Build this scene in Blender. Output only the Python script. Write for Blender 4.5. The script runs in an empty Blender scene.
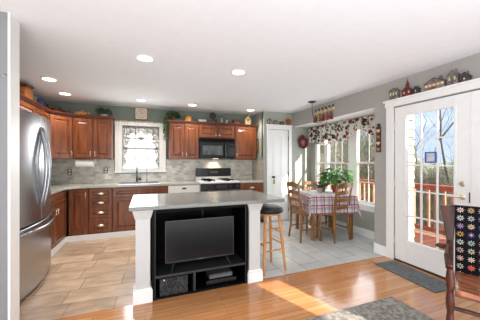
import bpy, bmesh, math, random
from mathutils import Vector, Matrix
PI = math.pi
SC = bpy.context.scene
COL = SC.collection
R = math.radians
V = Vector

# ------------------------------------------------------------------ camera, world, sun, fill, exposure
cd = bpy.data.cameras.new('camera'); cam = bpy.data.objects.new('camera', cd); COL.objects.link(cam)
cd.sensor_width = 36; cd.lens = 247 / 480 * 36; cd.shift_y = 1.5 / 480; cd.clip_start = .05; cd.clip_end = 300
cam.location = (0, 0, 1.335); cam.rotation_euler = (R(90), 0, R(-21))
SC.camera = cam
SC.view_settings.view_transform = 'Standard'; SC.view_settings.look = 'None'
SC.view_settings.gamma = 1; SC.view_settings.use_curve_mapping = False
SC.view_settings.exposure = 0.36

w = bpy.data.worlds.new('sky'); SC.world = w; w.use_nodes = True
nt = w.node_tree; nt.nodes.clear()
tc = nt.nodes.new('ShaderNodeTexCoord'); no = nt.nodes.new('ShaderNodeTexNoise'); rp = nt.nodes.new('ShaderNodeValToRGB')
mx = nt.nodes.new('ShaderNodeMix'); mx.data_type = 'RGBA'; bg = nt.nodes.new('ShaderNodeBackground'); wo = nt.nodes.new('ShaderNodeOutputWorld')
no.inputs['Scale'].default_value = 3.5; no.inputs['Detail'].default_value = 6
mp = nt.nodes.new('ShaderNodeMapping'); mp.inputs['Scale'].default_value = (1, 1, 3)
nt.links.new(tc.outputs['Generated'], mp.inputs[0]); nt.links.new(mp.outputs[0], no.inputs['Vector'])
nt.links.new(no.outputs['Fac'], rp.inputs[0]); rp.color_ramp.elements[0].position = .42; rp.color_ramp.elements[1].position = .68
nt.links.new(rp.outputs[0], mx.inputs[0])
mx.inputs[6].default_value = (.54, .70, .93, 1); mx.inputs[7].default_value = (.86, .91, 1, 1)
nt.links.new(mx.outputs[2], bg.inputs[0]); bg.inputs[1].default_value = 1.05; nt.links.new(bg.outputs[0], wo.inputs[0])

def light(name, kind, loc, energy, color=(1, 1, 1), size=1, size_y=None, direction=None, **kw):
    l = bpy.data.lights.new(name, kind); l.energy = energy; l.color = color
    if kind == 'AREA':
        l.size = size
        if size_y: l.shape = 'RECTANGLE'; l.size_y = size_y
    o = bpy.data.objects.new(name, l); COL.objects.link(o); o.location = loc
    if direction: o.rotation_euler = V(direction).to_track_quat('-Z', 'Y').to_euler()
    for k, v in kw.items(): setattr(l, k, v)
    return o
SUN = (-.40, 1, -.55)
light('sun', 'SUN', (6, -6, 8), 10, (1, .93, .82), direction=SUN, angle=R(.5))
light('fill_living_left', 'AREA', (-3.3, .3, 1.45), 40, (.88, .94, 1), 2.2, 1.6, (1, .15, .12))  # added room fill, no window stands behind it
light('fill_living_back', 'AREA', (.2, -1.22, 1.45), 105, (.88, .94, 1), 4.4, 1.8, (.05, 1, .28))  # added broad fill from behind the camera
light('fill_living_up', 'AREA', (.6, -.5, .25), 46, (.88, .94, 1), 3.5, 1.6, (0, .25, 1))  # added upward fill that brightens the ceiling
light('daylight_nook', 'AREA', (3.56, 3.75, 1.2), 12, (.92, .97, 1), 1.6, 1.0, (-1, 0, -.1))
light('daylight_kitchen_window', 'AREA', (-.08, 5.33, 1.6), 9, (.95, .98, 1), .6, .7, (0, -1, -.2))

# ------------------------------------------------------------------ materials
def srgb(r, g, b):
    f = lambda c: (c / 255) / 12.92 if c / 255 <= .04045 else ((c / 255 + .055) / 1.055) ** 2.4
    return (f(r), f(g), f(b), 1)
MATS = {}
def newmat(name):
    m = bpy.data.materials.new(name); m.use_nodes = True
    return m, m.node_tree, m.node_tree.nodes['Principled BSDF']
def N(nt, t, **kw):
    n = nt.nodes.new(t)
    for k, v in kw.items(): setattr(n, k, v)
    return n
def mixc(nt, fac, a, b, blend='MIX'):
    m = N(nt, 'ShaderNodeMix', data_type='RGBA', blend_type=blend)
    for i, x in ((0, fac), (6, a), (7, b)):
        if hasattr(x, 'links') or isinstance(x, bpy.types.NodeSocket): nt.links.new(x, m.inputs[i])
        else: m.inputs[i].default_value = x
    return m.outputs[2]
def mat(name, c, rough=.5, metal=0, spec=.5, var=.12, scale=12, bump=0, stretch=(1, 1, 1), c2=None, coat=0, emit=None, detail=4, lo=.35, hi=.65):
    if name in MATS: return MATS[name]
    m, nt, b = newmat(name)
    t = N(nt, 'ShaderNodeTexCoord'); mp = N(nt, 'ShaderNodeMapping'); mp.inputs['Scale'].default_value = stretch
    n = N(nt, 'ShaderNodeTexNoise'); n.inputs['Scale'].default_value = scale; n.inputs['Detail'].default_value = detail
    nt.links.new(t.outputs['Object'], mp.inputs[0]); nt.links.new(mp.outputs[0], n.inputs['Vector'])
    r = N(nt, 'ShaderNodeValToRGB'); r.color_ramp.elements[0].position = lo; r.color_ramp.elements[1].position = hi
    nt.links.new(n.outputs['Fac'], r.inputs[0])
    if c2 is None: c2 = tuple(x * (1 - var * 2) for x in c[:3]) + (1,)
    nt.links.new(mixc(nt, r.outputs[0], c2, c), b.inputs['Base Color'])
    b.inputs['Roughness'].default_value = rough; b.inputs['Metallic'].default_value = metal
    b.inputs['Specular IOR Level'].default_value = spec; b.inputs['Coat Weight'].default_value = coat; b.inputs['Coat Roughness'].default_value = .08
    if bump:
        bp = N(nt, 'ShaderNodeBump'); bp.inputs['Strength'].default_value = bump; bp.inputs['Distance'].default_value = .01
        nt.links.new(n.outputs['Fac'], bp.inputs['Height']); nt.links.new(bp.outputs[0], b.inputs['Normal'])
    if emit:
        b.inputs['Emission Color'].default_value = emit[0]; b.inputs['Emission Strength'].default_value = emit[1]
    MATS[name] = m; return m
def brickmat(name, c1, c2, mortar, bw, rh, ms=.01, rough=.5, offset=.5, rot=0, axes='xy', bump=.3, noise=.3, nscale=6, coat=0, squash=1, freq=2, spec=.5, nstretch=(1, 1, 1), bias=0):
    m, nt, b = newmat(name)
    t = N(nt, 'ShaderNodeTexCoord'); mp = N(nt, 'ShaderNodeMapping')
    if axes == 'xz': mp.inputs['Rotation'].default_value = (R(-90), 0, 0)
    elif axes == 'yz': mp.inputs['Rotation'].default_value = (R(-90), R(0), R(-90))
    else: mp.inputs['Rotation'].default_value = (0, 0, rot)
    nt.links.new(t.outputs['Object'], mp.inputs[0])
    k = N(nt, 'ShaderNodeTexBrick'); k.offset = offset; k.squash = squash; k.squash_frequency = freq
    k.inputs['Scale'].default_value = 1; k.inputs['Brick Width'].default_value = bw; k.inputs['Row Height'].default_value = rh
    k.inputs['Mortar Size'].default_value = ms; k.inputs['Color1'].default_value = c1; k.inputs['Color2'].default_value = c2; k.inputs['Mortar'].default_value = mortar
    k.inputs['Mortar Smooth'].default_value = .2; k.inputs['Bias'].default_value = bias
    nt.links.new(mp.outputs[0], k.inputs['Vector'])
    n = N(nt, 'ShaderNodeTexNoise'); n.inputs['Scale'].default_value = nscale; n.inputs['Detail'].default_value = 6
    mp2 = N(nt, 'ShaderNodeMapping'); mp2.inputs['Scale'].default_value = nstretch
    nt.links.new(mp.outputs[0], mp2.inputs[0]); nt.links.new(mp2.outputs[0], n.inputs['Vector'])
    r = N(nt, 'ShaderNodeMapRange'); r.inputs[1].default_value = .3; r.inputs[2].default_value = .7; r.inputs[3].default_value = 1 - noise; r.inputs[4].default_value = 1 + noise * .35
    nt.links.new(n.outputs['Fac'], r.inputs[0])
    cmb = N(nt, 'ShaderNodeCombineColor')
    for i in range(3): nt.links.new(r.outputs[0], cmb.inputs[i])
    nt.links.new(mixc(nt, 1.0, k.outputs['Color'], cmb.outputs[0], 'MULTIPLY'), b.inputs['Base Color'])
    b.inputs['Roughness'].default_value = rough; b.inputs['Coat Weight'].default_value = coat; b.inputs['Coat Roughness'].default_value = .07
    b.inputs['Specular IOR Level'].default_value = spec
    if bump:
        bp = N(nt, 'ShaderNodeBump'); bp.inputs['Strength'].default_value = bump; bp.inputs['Distance'].default_value = .003; bp.invert = True
        nt.links.new(k.outputs['Fac'], bp.inputs['Height']); nt.links.new(bp.outputs[0], b.inputs['Normal'])
    MATS[name] = m; return m
def glassmat(name, tint=(1, 1, 1, 1), gloss=.08, rough=.02):
    m, nt, b = newmat(name); nt.nodes.remove(b)
    tr = N(nt, 'ShaderNodeBsdfTransparent'); gl = N(nt, 'ShaderNodeBsdfGlossy'); mx = N(nt, 'ShaderNodeMixShader')
    tr.inputs[0].default_value = tint; gl.inputs['Roughness'].default_value = rough; mx.inputs[0].default_value = gloss
    nt.links.new(tr.outputs[0], mx.inputs[1]); nt.links.new(gl.outputs[0], mx.inputs[2])
    nt.links.new(mx.outputs[0], nt.nodes['Material Output'].inputs[0]); MATS[name] = m; return m

M_white = mat('white_paint', srgb(238, 238, 236), .4, var=.015)
M_ceil = mat('ceiling_paint', srgb(240, 243, 247), .9, var=.01, spec=.1)
M_grey = mat('grey_wall_paint', srgb(170, 166, 161), .8, var=.02, spec=.2)
M_sage = mat('sage_wall_paint', srgb(134, 144, 132), .8, var=.03, spec=.2)
M_sage2 = mat('pale_sage_wall_paint', srgb(164, 167, 156), .8, var=.02, spec=.2)
M_cherry = mat('cherry_wood', srgb(134, 74, 37), .35, scale=5, stretch=(6, 6, .7), c2=srgb(100, 50, 24), coat=.2)
M_cherryd = mat('cherry_wood_dark', srgb(112, 52, 30), .35, scale=5, stretch=(1, 6, 6), c2=srgb(88, 38, 22), coat=.3)
M_oak = mat('honey_oak', srgb(152, 104, 52), .35, scale=6, stretch=(5, 5, .8), c2=srgb(112, 70, 32), coat=.15)
M_pine = mat('light_stool_wood', srgb(206, 148, 92), .4, scale=6, stretch=(5, 5, .8), c2=srgb(178, 116, 62))
M_walnut = mat('dark_chair_wood', srgb(84, 42, 30), .4, scale=6, stretch=(4, 4, 1), c2=srgb(46, 24, 18), coat=.12, spec=.3)
M_seatw = mat('worn_seat_wood', srgb(168, 108, 76), .25, scale=5, stretch=(1, 6, 1), c2=srgb(120, 66, 44), coat=.5)
M_granite = mat('granite_top', srgb(196, 194, 184), .14, scale=90, c2=srgb(160, 158, 148), coat=.2)
M_island_top = mat('island_granite', srgb(140, 140, 136), .16, scale=110, c2=srgb(104, 104, 100), coat=0)
M_steel = mat('stainless_steel', srgb(184, 186, 190), .27, metal=1, var=.05, scale=3, stretch=(40, 40, .4))
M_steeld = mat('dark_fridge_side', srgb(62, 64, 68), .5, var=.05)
M_chrome = mat('polished_chrome', srgb(170, 172, 175), .2, metal=1, var=.02)
M_brass = mat('warm_brass', srgb(228, 214, 188), .3, metal=.8, var=.05)
M_black = mat('black_enamel', srgb(16, 16, 17), .22, var=.1)
M_blackm = mat('black_laminate', srgb(7, 7, 8), .6, var=.1, spec=.12)
M_blackedge = mat('grey_black_edge', srgb(44, 44, 45), .4, var=.1)
M_screen = mat('tv_screen', srgb(12, 12, 14), .25, var=.05, spec=.35)
M_bag = mat('speckled_fabric', srgb(64, 64, 66), .9, scale=55, c2=srgb(24, 24, 25), lo=.42, hi=.6)
M_vinyl = mat('black_vinyl', srgb(20, 26, 30), .3, var=.1, bump=.2, scale=20)
M_iron = mat('dark_iron', srgb(48, 44, 42), .5, var=.1)
M_bronze = mat('bronze_plate', srgb(118, 112, 94), .5, var=.1)
M_terra = mat('terracotta', srgb(172, 74, 46), .7, var=.1)
M_ceramic = mat('white_ceramic', srgb(226, 222, 212), .3, var=.03)
M_leaf = mat('green_leaf', srgb(98, 160, 62), .4, scale=14, c2=srgb(44, 96, 34))
M_leafd = mat('dark_green_leaf', srgb(84, 122, 66), .6, scale=20, c2=srgb(26, 46, 26))
M_leafp = mat('pale_trailing_leaf', srgb(128, 148, 88), .6, scale=20, c2=srgb(66, 92, 48))
M_purple = mat('plum_leaf', srgb(92, 52, 56), .6, scale=20, c2=srgb(48, 40, 30))
M_soil = mat('potting_soil', srgb(52, 36, 26), .9, var=.2, scale=40)
M_red = mat('red_petals', srgb(196, 38, 52), .5, var=.1)
M_cream = mat('cream_paint', srgb(226, 208, 158), .6, var=.05)
M_wicker = mat('orange_wicker', srgb(206, 132, 60), .6, scale=38, c2=srgb(128, 64, 26), stretch=(1, 1, 2))
M_blue = mat('cobalt_glaze', srgb(58, 74, 138), .25, scale=14, c2=srgb(24, 28, 60))
M_brown = mat('brown_glaze', srgb(134, 76, 42), .35, scale=14, c2=srgb(66, 34, 22))
M_yellow = mat('yellow_pattern', srgb(228, 178, 92), .5, scale=30, c2=srgb(176, 96, 44), lo=.45, hi=.55)
M_tan = mat('tan_carved', srgb(196, 160, 108), .6, scale=22, c2=srgb(110, 76, 48))
M_jar = glassmat('clear_jar_glass', (.82, .88, .84, 1), .2, .05)
M_greenjar = mat('sage_glass', srgb(128, 148, 112), .2, scale=18, c2=srgb(76, 92, 60))
M_glass = glassmat('window_glass', (1, 1, 1, 1), .04)
M_lens = mat('lamp_lens', srgb(255, 250, 240), .5, emit=((1, .97, .9, 1), 5))
M_bulb = mat('warm_bulb', srgb(255, 220, 170), .5, emit=((1, .78, .5, 1), 9))
M_shade = glassmat('frosted_shade_glass', (.86, .84, .8, 1), .25, .3)
M_paper = mat('paper_towel', srgb(236, 236, 232), .9, var=.02)
M_beige = mat('clock_face', srgb(232, 220, 202), .6, scale=60, c2=srgb(212, 192, 172))
M_deck = brickmat('deck_boards', srgb(214, 132, 96), srgb(204, 118, 84), srgb(90, 40, 30), 3.5, .14, .006, .7, axes='xy', rot=0, noise=.15)
M_deckw = mat('redwood_stain', srgb(190, 104, 80), .7, scale=8, c2=srgb(156, 76, 58))
M_side = mat('cream_siding', srgb(170, 166, 150), .7, var=.03)
M_bark = mat('grey_bark', srgb(112, 98, 90), .9, var=.2, scale=10)
M_twig = mat('winter_twigs', srgb(176, 168, 150), .9, scale=3, c2=srgb(120, 118, 98))
M_ever = mat('evergreen_needles', srgb(160, 164, 146), .9, scale=6, c2=srgb(104, 108, 92))
M_hill = mat('winter_ground', srgb(134, 128, 106), .95, scale=2.2, c2=srgb(88, 86, 66), detail=8)
M_roof = mat('faded_roof', srgb(150, 136, 138), .9, var=.1)
M_matt = mat('grey_doormat', srgb(108, 112, 112), .95, scale=30, c2=srgb(82, 88, 90), bump=.3)
M_rug = mat('mottled_grey_rug', srgb(150, 144, 136), .95, scale=26, c2=srgb(108, 104, 98), bump=.4, lo=.4, hi=.6, detail=8)
M_darkgrey = mat('charcoal_paint', srgb(74, 74, 72), .7, scale=30, c2=srgb(44, 44, 44))
M_dred = mat('barn_red', srgb(124, 46, 52), .7, scale=30, c2=srgb(80, 32, 38))
M_greyst = mat('grey_stone', srgb(136, 132, 126), .7, scale=40, c2=srgb(84, 82, 78))
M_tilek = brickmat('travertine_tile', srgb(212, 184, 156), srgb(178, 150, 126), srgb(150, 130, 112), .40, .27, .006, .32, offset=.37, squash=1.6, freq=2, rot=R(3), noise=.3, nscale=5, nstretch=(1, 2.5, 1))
M_tilen = brickmat('grey_nook_tile', srgb(206, 206, 202), srgb(186, 188, 186), srgb(132, 134, 132), .60, .31, .006, .3, offset=.5, rot=R(90), noise=.16, nscale=4)
M_wood = brickmat('oak_floor', srgb(204, 148, 98), srgb(186, 122, 74), srgb(118, 70, 38), 1.1, .057, .0012, .16, offset=.38, noise=.22, nscale=7, nstretch=(.35, 6, 1), coat=.35, bump=.1)
M_back = brickmat('marble_mosaic', srgb(226, 221, 210), srgb(180, 177, 167), srgb(212, 208, 198), .105, .052, .004, .3, axes='xz', noise=.16, nscale=9, bump=.15)
M_back2 = brickmat('marble_mosaic_side', srgb(196, 184, 168), srgb(170, 158, 146), srgb(172, 162, 150), .105, .052, .003, .3, axes='yz', noise=.3, nscale=9, bump=.15)

def plaidmat():
    m, nt, b = newmat('plaid_cloth'); uv = N(nt, 'ShaderNodeUVMap'); s = N(nt, 'ShaderNodeSeparateXYZ'); nt.links.new(uv.outputs[0], s.inputs[0])
    def stripes(o, per, width, off):
        a = N(nt, 'ShaderNodeMath', operation='ADD'); nt.links.new(o, a.inputs[0]); a.inputs[1].default_value = 50 + off
        d = N(nt, 'ShaderNodeMath', operation='MODULO'); nt.links.new(a.outputs[0], d.inputs[0]); d.inputs[1].default_value = per
        l = N(nt, 'ShaderNodeMath', operation='LESS_THAN'); nt.links.new(d.outputs[0], l.inputs[0]); l.inputs[1].default_value = width
        return l.outputs[0]
    def border(o, half):
        a = N(nt, 'ShaderNodeMath', operation='ABSOLUTE'); nt.links.new(o, a.inputs[0])
        g = N(nt, 'ShaderNodeMath', operation='GREATER_THAN'); nt.links.new(a.outputs[0], g.inputs[0]); g.inputs[1].default_value = half
        return g.outputs[0]
    col = srgb(204, 202, 204)
    for o, half in ((s.outputs[0], .36), (s.outputs[1], .36)):
        for per, wd, off, c, f in ((.135, .02, .0, srgb(150, 36, 62), .9), (.135, .009, .033, srgb(150, 44, 68), .9), (.135, .04, .065, srgb(112, 124, 124), .4)):
            st = stripes(o, per, wd, off)
            k = N(nt, 'ShaderNodeMath', operation='MULTIPLY'); nt.links.new(st, k.inputs[0]); k.inputs[1].default_value = f
            if c == srgb(120, 128, 128): pass
            col = mixc(nt, k.outputs[0], col, c)
    # plain centre, stripes over the border band
    ax = border(s.outputs[0], .33); ay = border(s.outputs[1], .36)
    mxn = N(nt, 'ShaderNodeMath', operation='MAXIMUM'); nt.links.new(ax, mxn.inputs[0]); nt.links.new(ay, mxn.inputs[1])
    col = mixc(nt, mxn.outputs[0], srgb(206, 204, 206), col)
    nt.links.new(col, b.inputs['Base Color']); b.inputs['Roughness'].default_value = .85
    return m
M_plaid = plaidmat()
def floralmat():
    m, nt, b = newmat('floral_fabric'); t = N(nt, 'ShaderNodeTexCoord')
    col = srgb(242, 238, 230)
    for i, (sc, c, th, sd) in enumerate(((9, srgb(160, 36, 56), .40, 0), (11, srgb(46, 92, 60), .40, 7), (13, srgb(84, 44, 44), .30, 13), (17, srgb(110, 132, 126), .36, 23))):
        mp = N(nt, 'ShaderNodeMapping'); mp.inputs['Location'].default_value = (sd, sd * 2, sd * 3); nt.links.new(t.outputs['Object'], mp.inputs[0])
        v = N(nt, 'ShaderNodeTexVoronoi'); v.inputs['Scale'].default_value = sc; v.inputs['Randomness'].default_value = 1
        nt.links.new(mp.outputs[0], v.inputs['Vector'])
        n = N(nt, 'ShaderNodeTexNoise'); n.inputs['Scale'].default_value = 40; nt.links.new(mp.outputs[0], n.inputs['Vector'])
        a = N(nt, 'ShaderNodeMath', operation='MULTIPLY_ADD'); nt.links.new(n.outputs['Fac'], a.inputs[0]); a.inputs[1].default_value = .5; nt.links.new(v.outputs['Distance'], a.inputs[2])
        l = N(nt, 'ShaderNodeMath', operation='LESS_THAN'); nt.links.new(a.outputs[0], l.inputs[0]); l.inputs[1].default_value = th + .19
        col = mixc(nt, l.outputs[0], col, c)
    nt.links.new(col, b.inputs['Base Color']); b.inputs['Roughness'].default_value = .9
    tr = N(nt, 'ShaderNodeBsdfTranslucent'); nt.links.new(col, tr.inputs[0]); mx = N(nt, 'ShaderNodeMixShader'); mx.inputs[0].default_value = .5
    nt.links.new(b.outputs[0], mx.inputs[1]); nt.links.new(tr.outputs[0], mx.inputs[2]); nt.links.new(mx.outputs[0], nt.nodes['Material Output'].inputs[0])
    return m
M_floral = floralmat()
def backlit_lacemat():
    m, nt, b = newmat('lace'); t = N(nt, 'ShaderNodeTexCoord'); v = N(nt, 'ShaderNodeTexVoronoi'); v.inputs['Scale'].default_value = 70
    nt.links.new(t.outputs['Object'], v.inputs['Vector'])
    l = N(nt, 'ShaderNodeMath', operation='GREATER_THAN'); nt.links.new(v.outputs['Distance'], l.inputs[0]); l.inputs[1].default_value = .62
    b.inputs['Base Color'].default_value = srgb(112, 108, 104); b.inputs['Roughness'].default_value = .9  # white lace given a grey base colour to look backlit
    tr = N(nt, 'ShaderNodeBsdfTransparent'); mx = N(nt, 'ShaderNodeMixShader')
    nt.links.new(l.outputs[0], mx.inputs[0]); nt.links.new(b.outputs[0], mx.inputs[1]); nt.links.new(tr.outputs[0], mx.inputs[2])
    nt.links.new(mx.outputs[0], nt.nodes['Material Output'].inputs[0]); return m
M_backlit_lace = backlit_lacemat()
def grannymat():
    m, nt, b = newmat('granny_square_crochet'); uv = N(nt, 'ShaderNodeUVMap'); P = .062
    sc = N(nt, 'ShaderNodeVectorMath', operation='SCALE'); sc.inputs['Scale'].default_value = 1 / P; nt.links.new(uv.outputs[0], sc.inputs[0])
    fr = N(nt, 'ShaderNodeVectorMath', operation='FRACTION'); nt.links.new(sc.outputs[0], fr.inputs[0])
    fl = N(nt, 'ShaderNodeVectorMath', operation='FLOOR'); nt.links.new(sc.outputs[0], fl.inputs[0])
    sb = N(nt, 'ShaderNodeVectorMath', operation='SUBTRACT'); sb.inputs[1].default_value = (.5, .5, 0); nt.links.new(fr.outputs[0], sb.inputs[0])
    ln = N(nt, 'ShaderNodeVectorMath', operation='LENGTH'); nt.links.new(sb.outputs[0], ln.inputs[0])
    sp = N(nt, 'ShaderNodeSeparateXYZ'); nt.links.new(sb.outputs[0], sp.inputs[0])
    at = N(nt, 'ShaderNodeMath', operation='ARCTAN2'); nt.links.new(sp.outputs[1], at.inputs[0]); nt.links.new(sp.outputs[0], at.inputs[1])
    m8 = N(nt, 'ShaderNodeMath', operation='MULTIPLY'); nt.links.new(at.outputs[0], m8.inputs[0]); m8.inputs[1].default_value = 8
    cs = N(nt, 'ShaderNodeMath', operation='COSINE'); nt.links.new(m8.outputs[0], cs.inputs[0])
    rad = N(nt, 'ShaderNodeMath', operation='MULTIPLY_ADD'); nt.links.new(cs.outputs[0], rad.inputs[0]); rad.inputs[1].default_value = .12; rad.inputs[2].default_value = .24
    pet = N(nt, 'ShaderNodeMath', operation='LESS_THAN'); nt.links.new(ln.outputs['Value'], pet.inputs[0]); nt.links.new(rad.outputs[0], pet.inputs[1])
    cen = N(nt, 'ShaderNodeMath', operation='LESS_THAN'); nt.links.new(ln.outputs['Value'], cen.inputs[0]); cen.inputs[1].default_value = .12
    def cellcol(off, cols):
        wn = N(nt, 'ShaderNodeTexWhiteNoise', noise_dimensions='3D'); ad = N(nt, 'ShaderNodeVectorMath', operation='ADD'); ad.inputs[1].default_value = (off, off, off)
        nt.links.new(fl.outputs[0], ad.inputs[0]); nt.links.new(ad.outputs[0], wn.inputs['Vector'])
        r = N(nt, 'ShaderNodeValToRGB'); r.color_ramp.interpolation = 'CONSTANT'
        while len(r.color_ramp.elements) < len(cols): r.color_ramp.elements.new(.5)
        for i, c in enumerate(cols): r.color_ramp.elements[i].position = i / len(cols); r.color_ramp.elements[i].color = c
        nt.links.new(wn.outputs['Value'], r.inputs[0]); return r.outputs[0]
    pc = cellcol(3.3, [srgb(186, 172, 146), srgb(190, 158, 152), srgb(180, 142, 84), srgb(200, 108, 90), srgb(190, 184, 170), srgb(120, 120, 160), srgb(160, 164, 154), srgb(70, 80, 150)])
    cc = cellcol(9.1, [srgb(196, 60, 50), srgb(60, 70, 140), srgb(210, 150, 70), srgb(60, 40, 30), srgb(190, 80, 60), srgb(40, 90, 70)])
    col = mixc(nt, pet.outputs[0], srgb(20, 19, 22), pc); col = mixc(nt, cen.outputs[0], col, cc)
    nt.links.new(col, b.inputs['Base Color']); b.inputs['Roughness'].default_value = .95; b.inputs['Specular IOR Level'].default_value = .1
    return m
M_granny = grannymat()

# ------------------------------------------------------------------ mesh helpers
class MB:
    def __init__(s): s.bm = bmesh.new(); s.uv = None
    def box(s, x0, x1, y0, y1, z0, z1):
        ret = bmesh.ops.create_cube(s.bm, size=1)
        for v in ret['verts']:
            v.co = V((x0 + (v.co.x + .5) * (x1 - x0), y0 + (v.co.y + .5) * (y1 - y0), z0 + (v.co.z + .5) * (z1 - z0)))
        return s
    def bar(s, a, b, wx, wy=None, up=(0, 0, 1)):      # rectangular bar from a to b
        a, b = V(a), V(b); wy = wy or wx; d = (b - a); L = d.length; d.normalize()
        u = V(up); 
        if abs(d.dot(u)) > .98: u = V((0, 1, 0))
        x = d.cross(u).normalized(); y = x.cross(d).normalized()
        vs = [s.bm.verts.new(p + x * i * wx / 2 + y * j * wy / 2) for p in (a, b) for i, j in ((-1, -1), (1, -1), (1, 1), (-1, 1))]
        for f in ((0, 3, 2, 1), (4, 5, 6, 7), (0, 1, 5, 4), (1, 2, 6, 5), (2, 3, 7, 6), (3, 0, 4, 7)): s.bm.faces.new([vs[i] for i in f])
        return s
    def cyl(s, a, b, r1, r2=None, n=12):
        a, b = V(a), V(b); r2 = r1 if r2 is None else r2; d = (b - a).normalized()
        u = V((0, 0, 1)) if abs(d.z) < .9 else V((1, 0, 0)); x = d.cross(u).normalized(); y = d.cross(x)
        A = [s.bm.verts.new(a + (x * math.cos(t) + y * math.sin(t)) * r1) for t in [2 * PI * i / n for i in range(n)]]
        B = [s.bm.verts.new(b + (x * math.cos(t) + y * math.sin(t)) * r2) for t in [2 * PI * i / n for i in range(n)]]
        for i in range(n): s.bm.faces.new([A[i], A[(i + 1) % n], B[(i + 1) % n], B[i]])
        s.bm.faces.new(A[::-1]); s.bm.faces.new(B); return s
    def tube(s, pts, r, n=8):
        pts = [V(p) for p in pts]; rs = r if isinstance(r, (list, tuple)) else [r] * len(pts); rings = []; px = None
        for i, p in enumerate(pts):
            d = (pts[min(i + 1, len(pts) - 1)] - pts[max(i - 1, 0)]).normalized()
            if px is None: u = V((0, 0, 1)) if abs(d.z) < .9 else V((1, 0, 0)); x = d.cross(u).normalized()
            else: x = (px - d * px.dot(d)).normalized()
            px = x; y = d.cross(x)
            rings.append([s.bm.verts.new(p + (x * math.cos(t) + y * math.sin(t)) * rs[i]) for t in [2 * PI * k / n for k in range(n)]])
        for a, b in zip(rings, rings[1:]):
            for k in range(n): s.bm.faces.new([a[k], a[(k + 1) % n], b[(k + 1) % n], b[k]])
        s.bm.faces.new(rings[0][::-1]); s.bm.faces.new(rings[-1]); return s
    def lathe(s, prof, c=(0, 0, 0), n=20, axis='z', cap=True):
        c = V(c); rings = []
        for r, z in prof:
            ring = []
            for k in range(n):
                t = 2 * PI * k / n; q = V((r * math.cos(t), r * math.sin(t), z))
                if axis == 'x': q = V((q.z, q.x, q.y))
                elif axis == 'y': q = V((q.x, q.z, q.y))
                ring.append(s.bm.verts.new(c + q))
            rings.append(ring)
        for a, b in zip(rings, rings[1:]):
            for k in range(n): s.bm.faces.new([a[k], a[(k + 1) % n], b[(k + 1) % n], b[k]])
        if cap: s.bm.faces.new(rings[0][::-1]); s.bm.faces.new(rings[-1])
        return s
    def ball(s, c, r, n=12):
        rr = r if isinstance(r, (tuple, list)) else (r, r, r)
        ret = bmesh.ops.create_uvsphere(s.bm, u_segments=n, v_segments=max(6, n // 2), radius=1)
        for v in ret['verts']: v.co = V((c[0] + v.co.x * rr[0], c[1] + v.co.y * rr[1], c[2] + v.co.z * rr[2]))
        return s
    def prism(s, poly, d0, d1, axis='y'):              # poly in the two other axes, extruded along axis
        def P(a, b, d): return {'y': V((a, d, b)), 'x': V((d, a, b)), 'z': V((a, b, d))}[axis]
        A = [s.bm.verts.new(P(a, b, d0)) for a, b in poly]; B = [s.bm.verts.new(P(a, b, d1)) for a, b in poly]
        n = len(poly)
        for i in range(n): s.bm.faces.new([A[i], A[(i + 1) % n], B[(i + 1) % n], B[i]])
        s.bm.faces.new(A[::-1]); s.bm.faces.new(B); return s
    def sheet(s, nu, nv, fn, uvfn=None, thick=0):
        g = [[s.bm.verts.new(fn(i / nu, j / nv)) for j in range(nv + 1)] for i in range(nu + 1)]
        uv = s.bm.loops.layers.uv.verify() if uvfn else None
        for i in range(nu):
            for j in range(nv):
                f = s.bm.faces.new([g[i][j], g[i + 1][j], g[i + 1][j + 1], g[i][j + 1]])
                if uv:
                    for l, (a, b) in zip(f.loops, ((i, j), (i + 1, j), (i + 1, j + 1), (i, j + 1))): l[uv].uv = uvfn(a / nu, b / nv)
        return s
    def leaf(s, p, d, L, wd, up=(0, 0, 1)):
        p, d = V(p), V(d).normalized(); sd = d.cross(V(up) + V((.01, .02, 0))).normalized(); nn = sd.cross(d)
        pts = [p, p + d * L * .35 + sd * wd / 2 + nn * wd * .15, p + d * L * .75 + sd * wd * .3, p + d * L - nn * wd * .25, p + d * L * .75 - sd * wd * .3, p + d * L * .35 - sd * wd / 2 + nn * wd * .15]
        mid = s.bm.verts.new(p + d * L * .5 - nn * wd * .08)
        vs = [s.bm.verts.new(q) for q in pts]
        for i in range(6): s.bm.faces.new([mid, vs[i], vs[(i + 1) % 6]])
        return s
    def build(s, name, m, parent=None, bevel=0, smooth=False, solid=0, recalc=True):
        if recalc: bmesh.ops.recalc_face_normals(s.bm, faces=s.bm.faces)
        me = bpy.data.meshes.new(name); s.bm.to_mesh(me); s.bm.free(); me.materials.append(m)
        o = bpy.data.objects.new(name, me); COL.objects.link(o)
        if parent: o.parent = parent
        if smooth:
            for p in me.polygons: p.use_smooth = True
            if smooth == 'auto':
                try: me.set_sharp_from_angle(angle=R(35))
                except Exception: pass
        if solid: md = o.modifiers.new('solid', 'SOLIDIFY'); md.thickness = solid; md.offset = 0
        if bevel: md = o.modifiers.new('bevel', 'BEVEL'); md.width = bevel; md.segments = 2; md.limit_method = 'ANGLE'
        return o
def tag(o, label=None, cat=None, group=None, kind=None):
    if label: o['label'] = label
    if cat: o['category'] = cat
    if group: o['group'] = group
    if kind: o['kind'] = kind
    return o
def thing(name, label, cat, loc=(0, 0, 0), rz=0, group=None, kind=None):
    o = bpy.data.objects.new(name, None); COL.objects.link(o); o.empty_display_size = .1
    o.location = loc; o.rotation_euler = (0, 0, rz); return tag(o, label, cat, group, kind)
def struct(name, mb, m, label=None, **kw):
    o = mb.build(name, m, **kw); o['kind'] = 'structure'
    if label: o['label'] = label
    return o
def sroot(name, label=None):
    o = bpy.data.objects.new(name, None); COL.objects.link(o); o['kind'] = 'structure'
    if label: o['label'] = label
    return o
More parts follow.
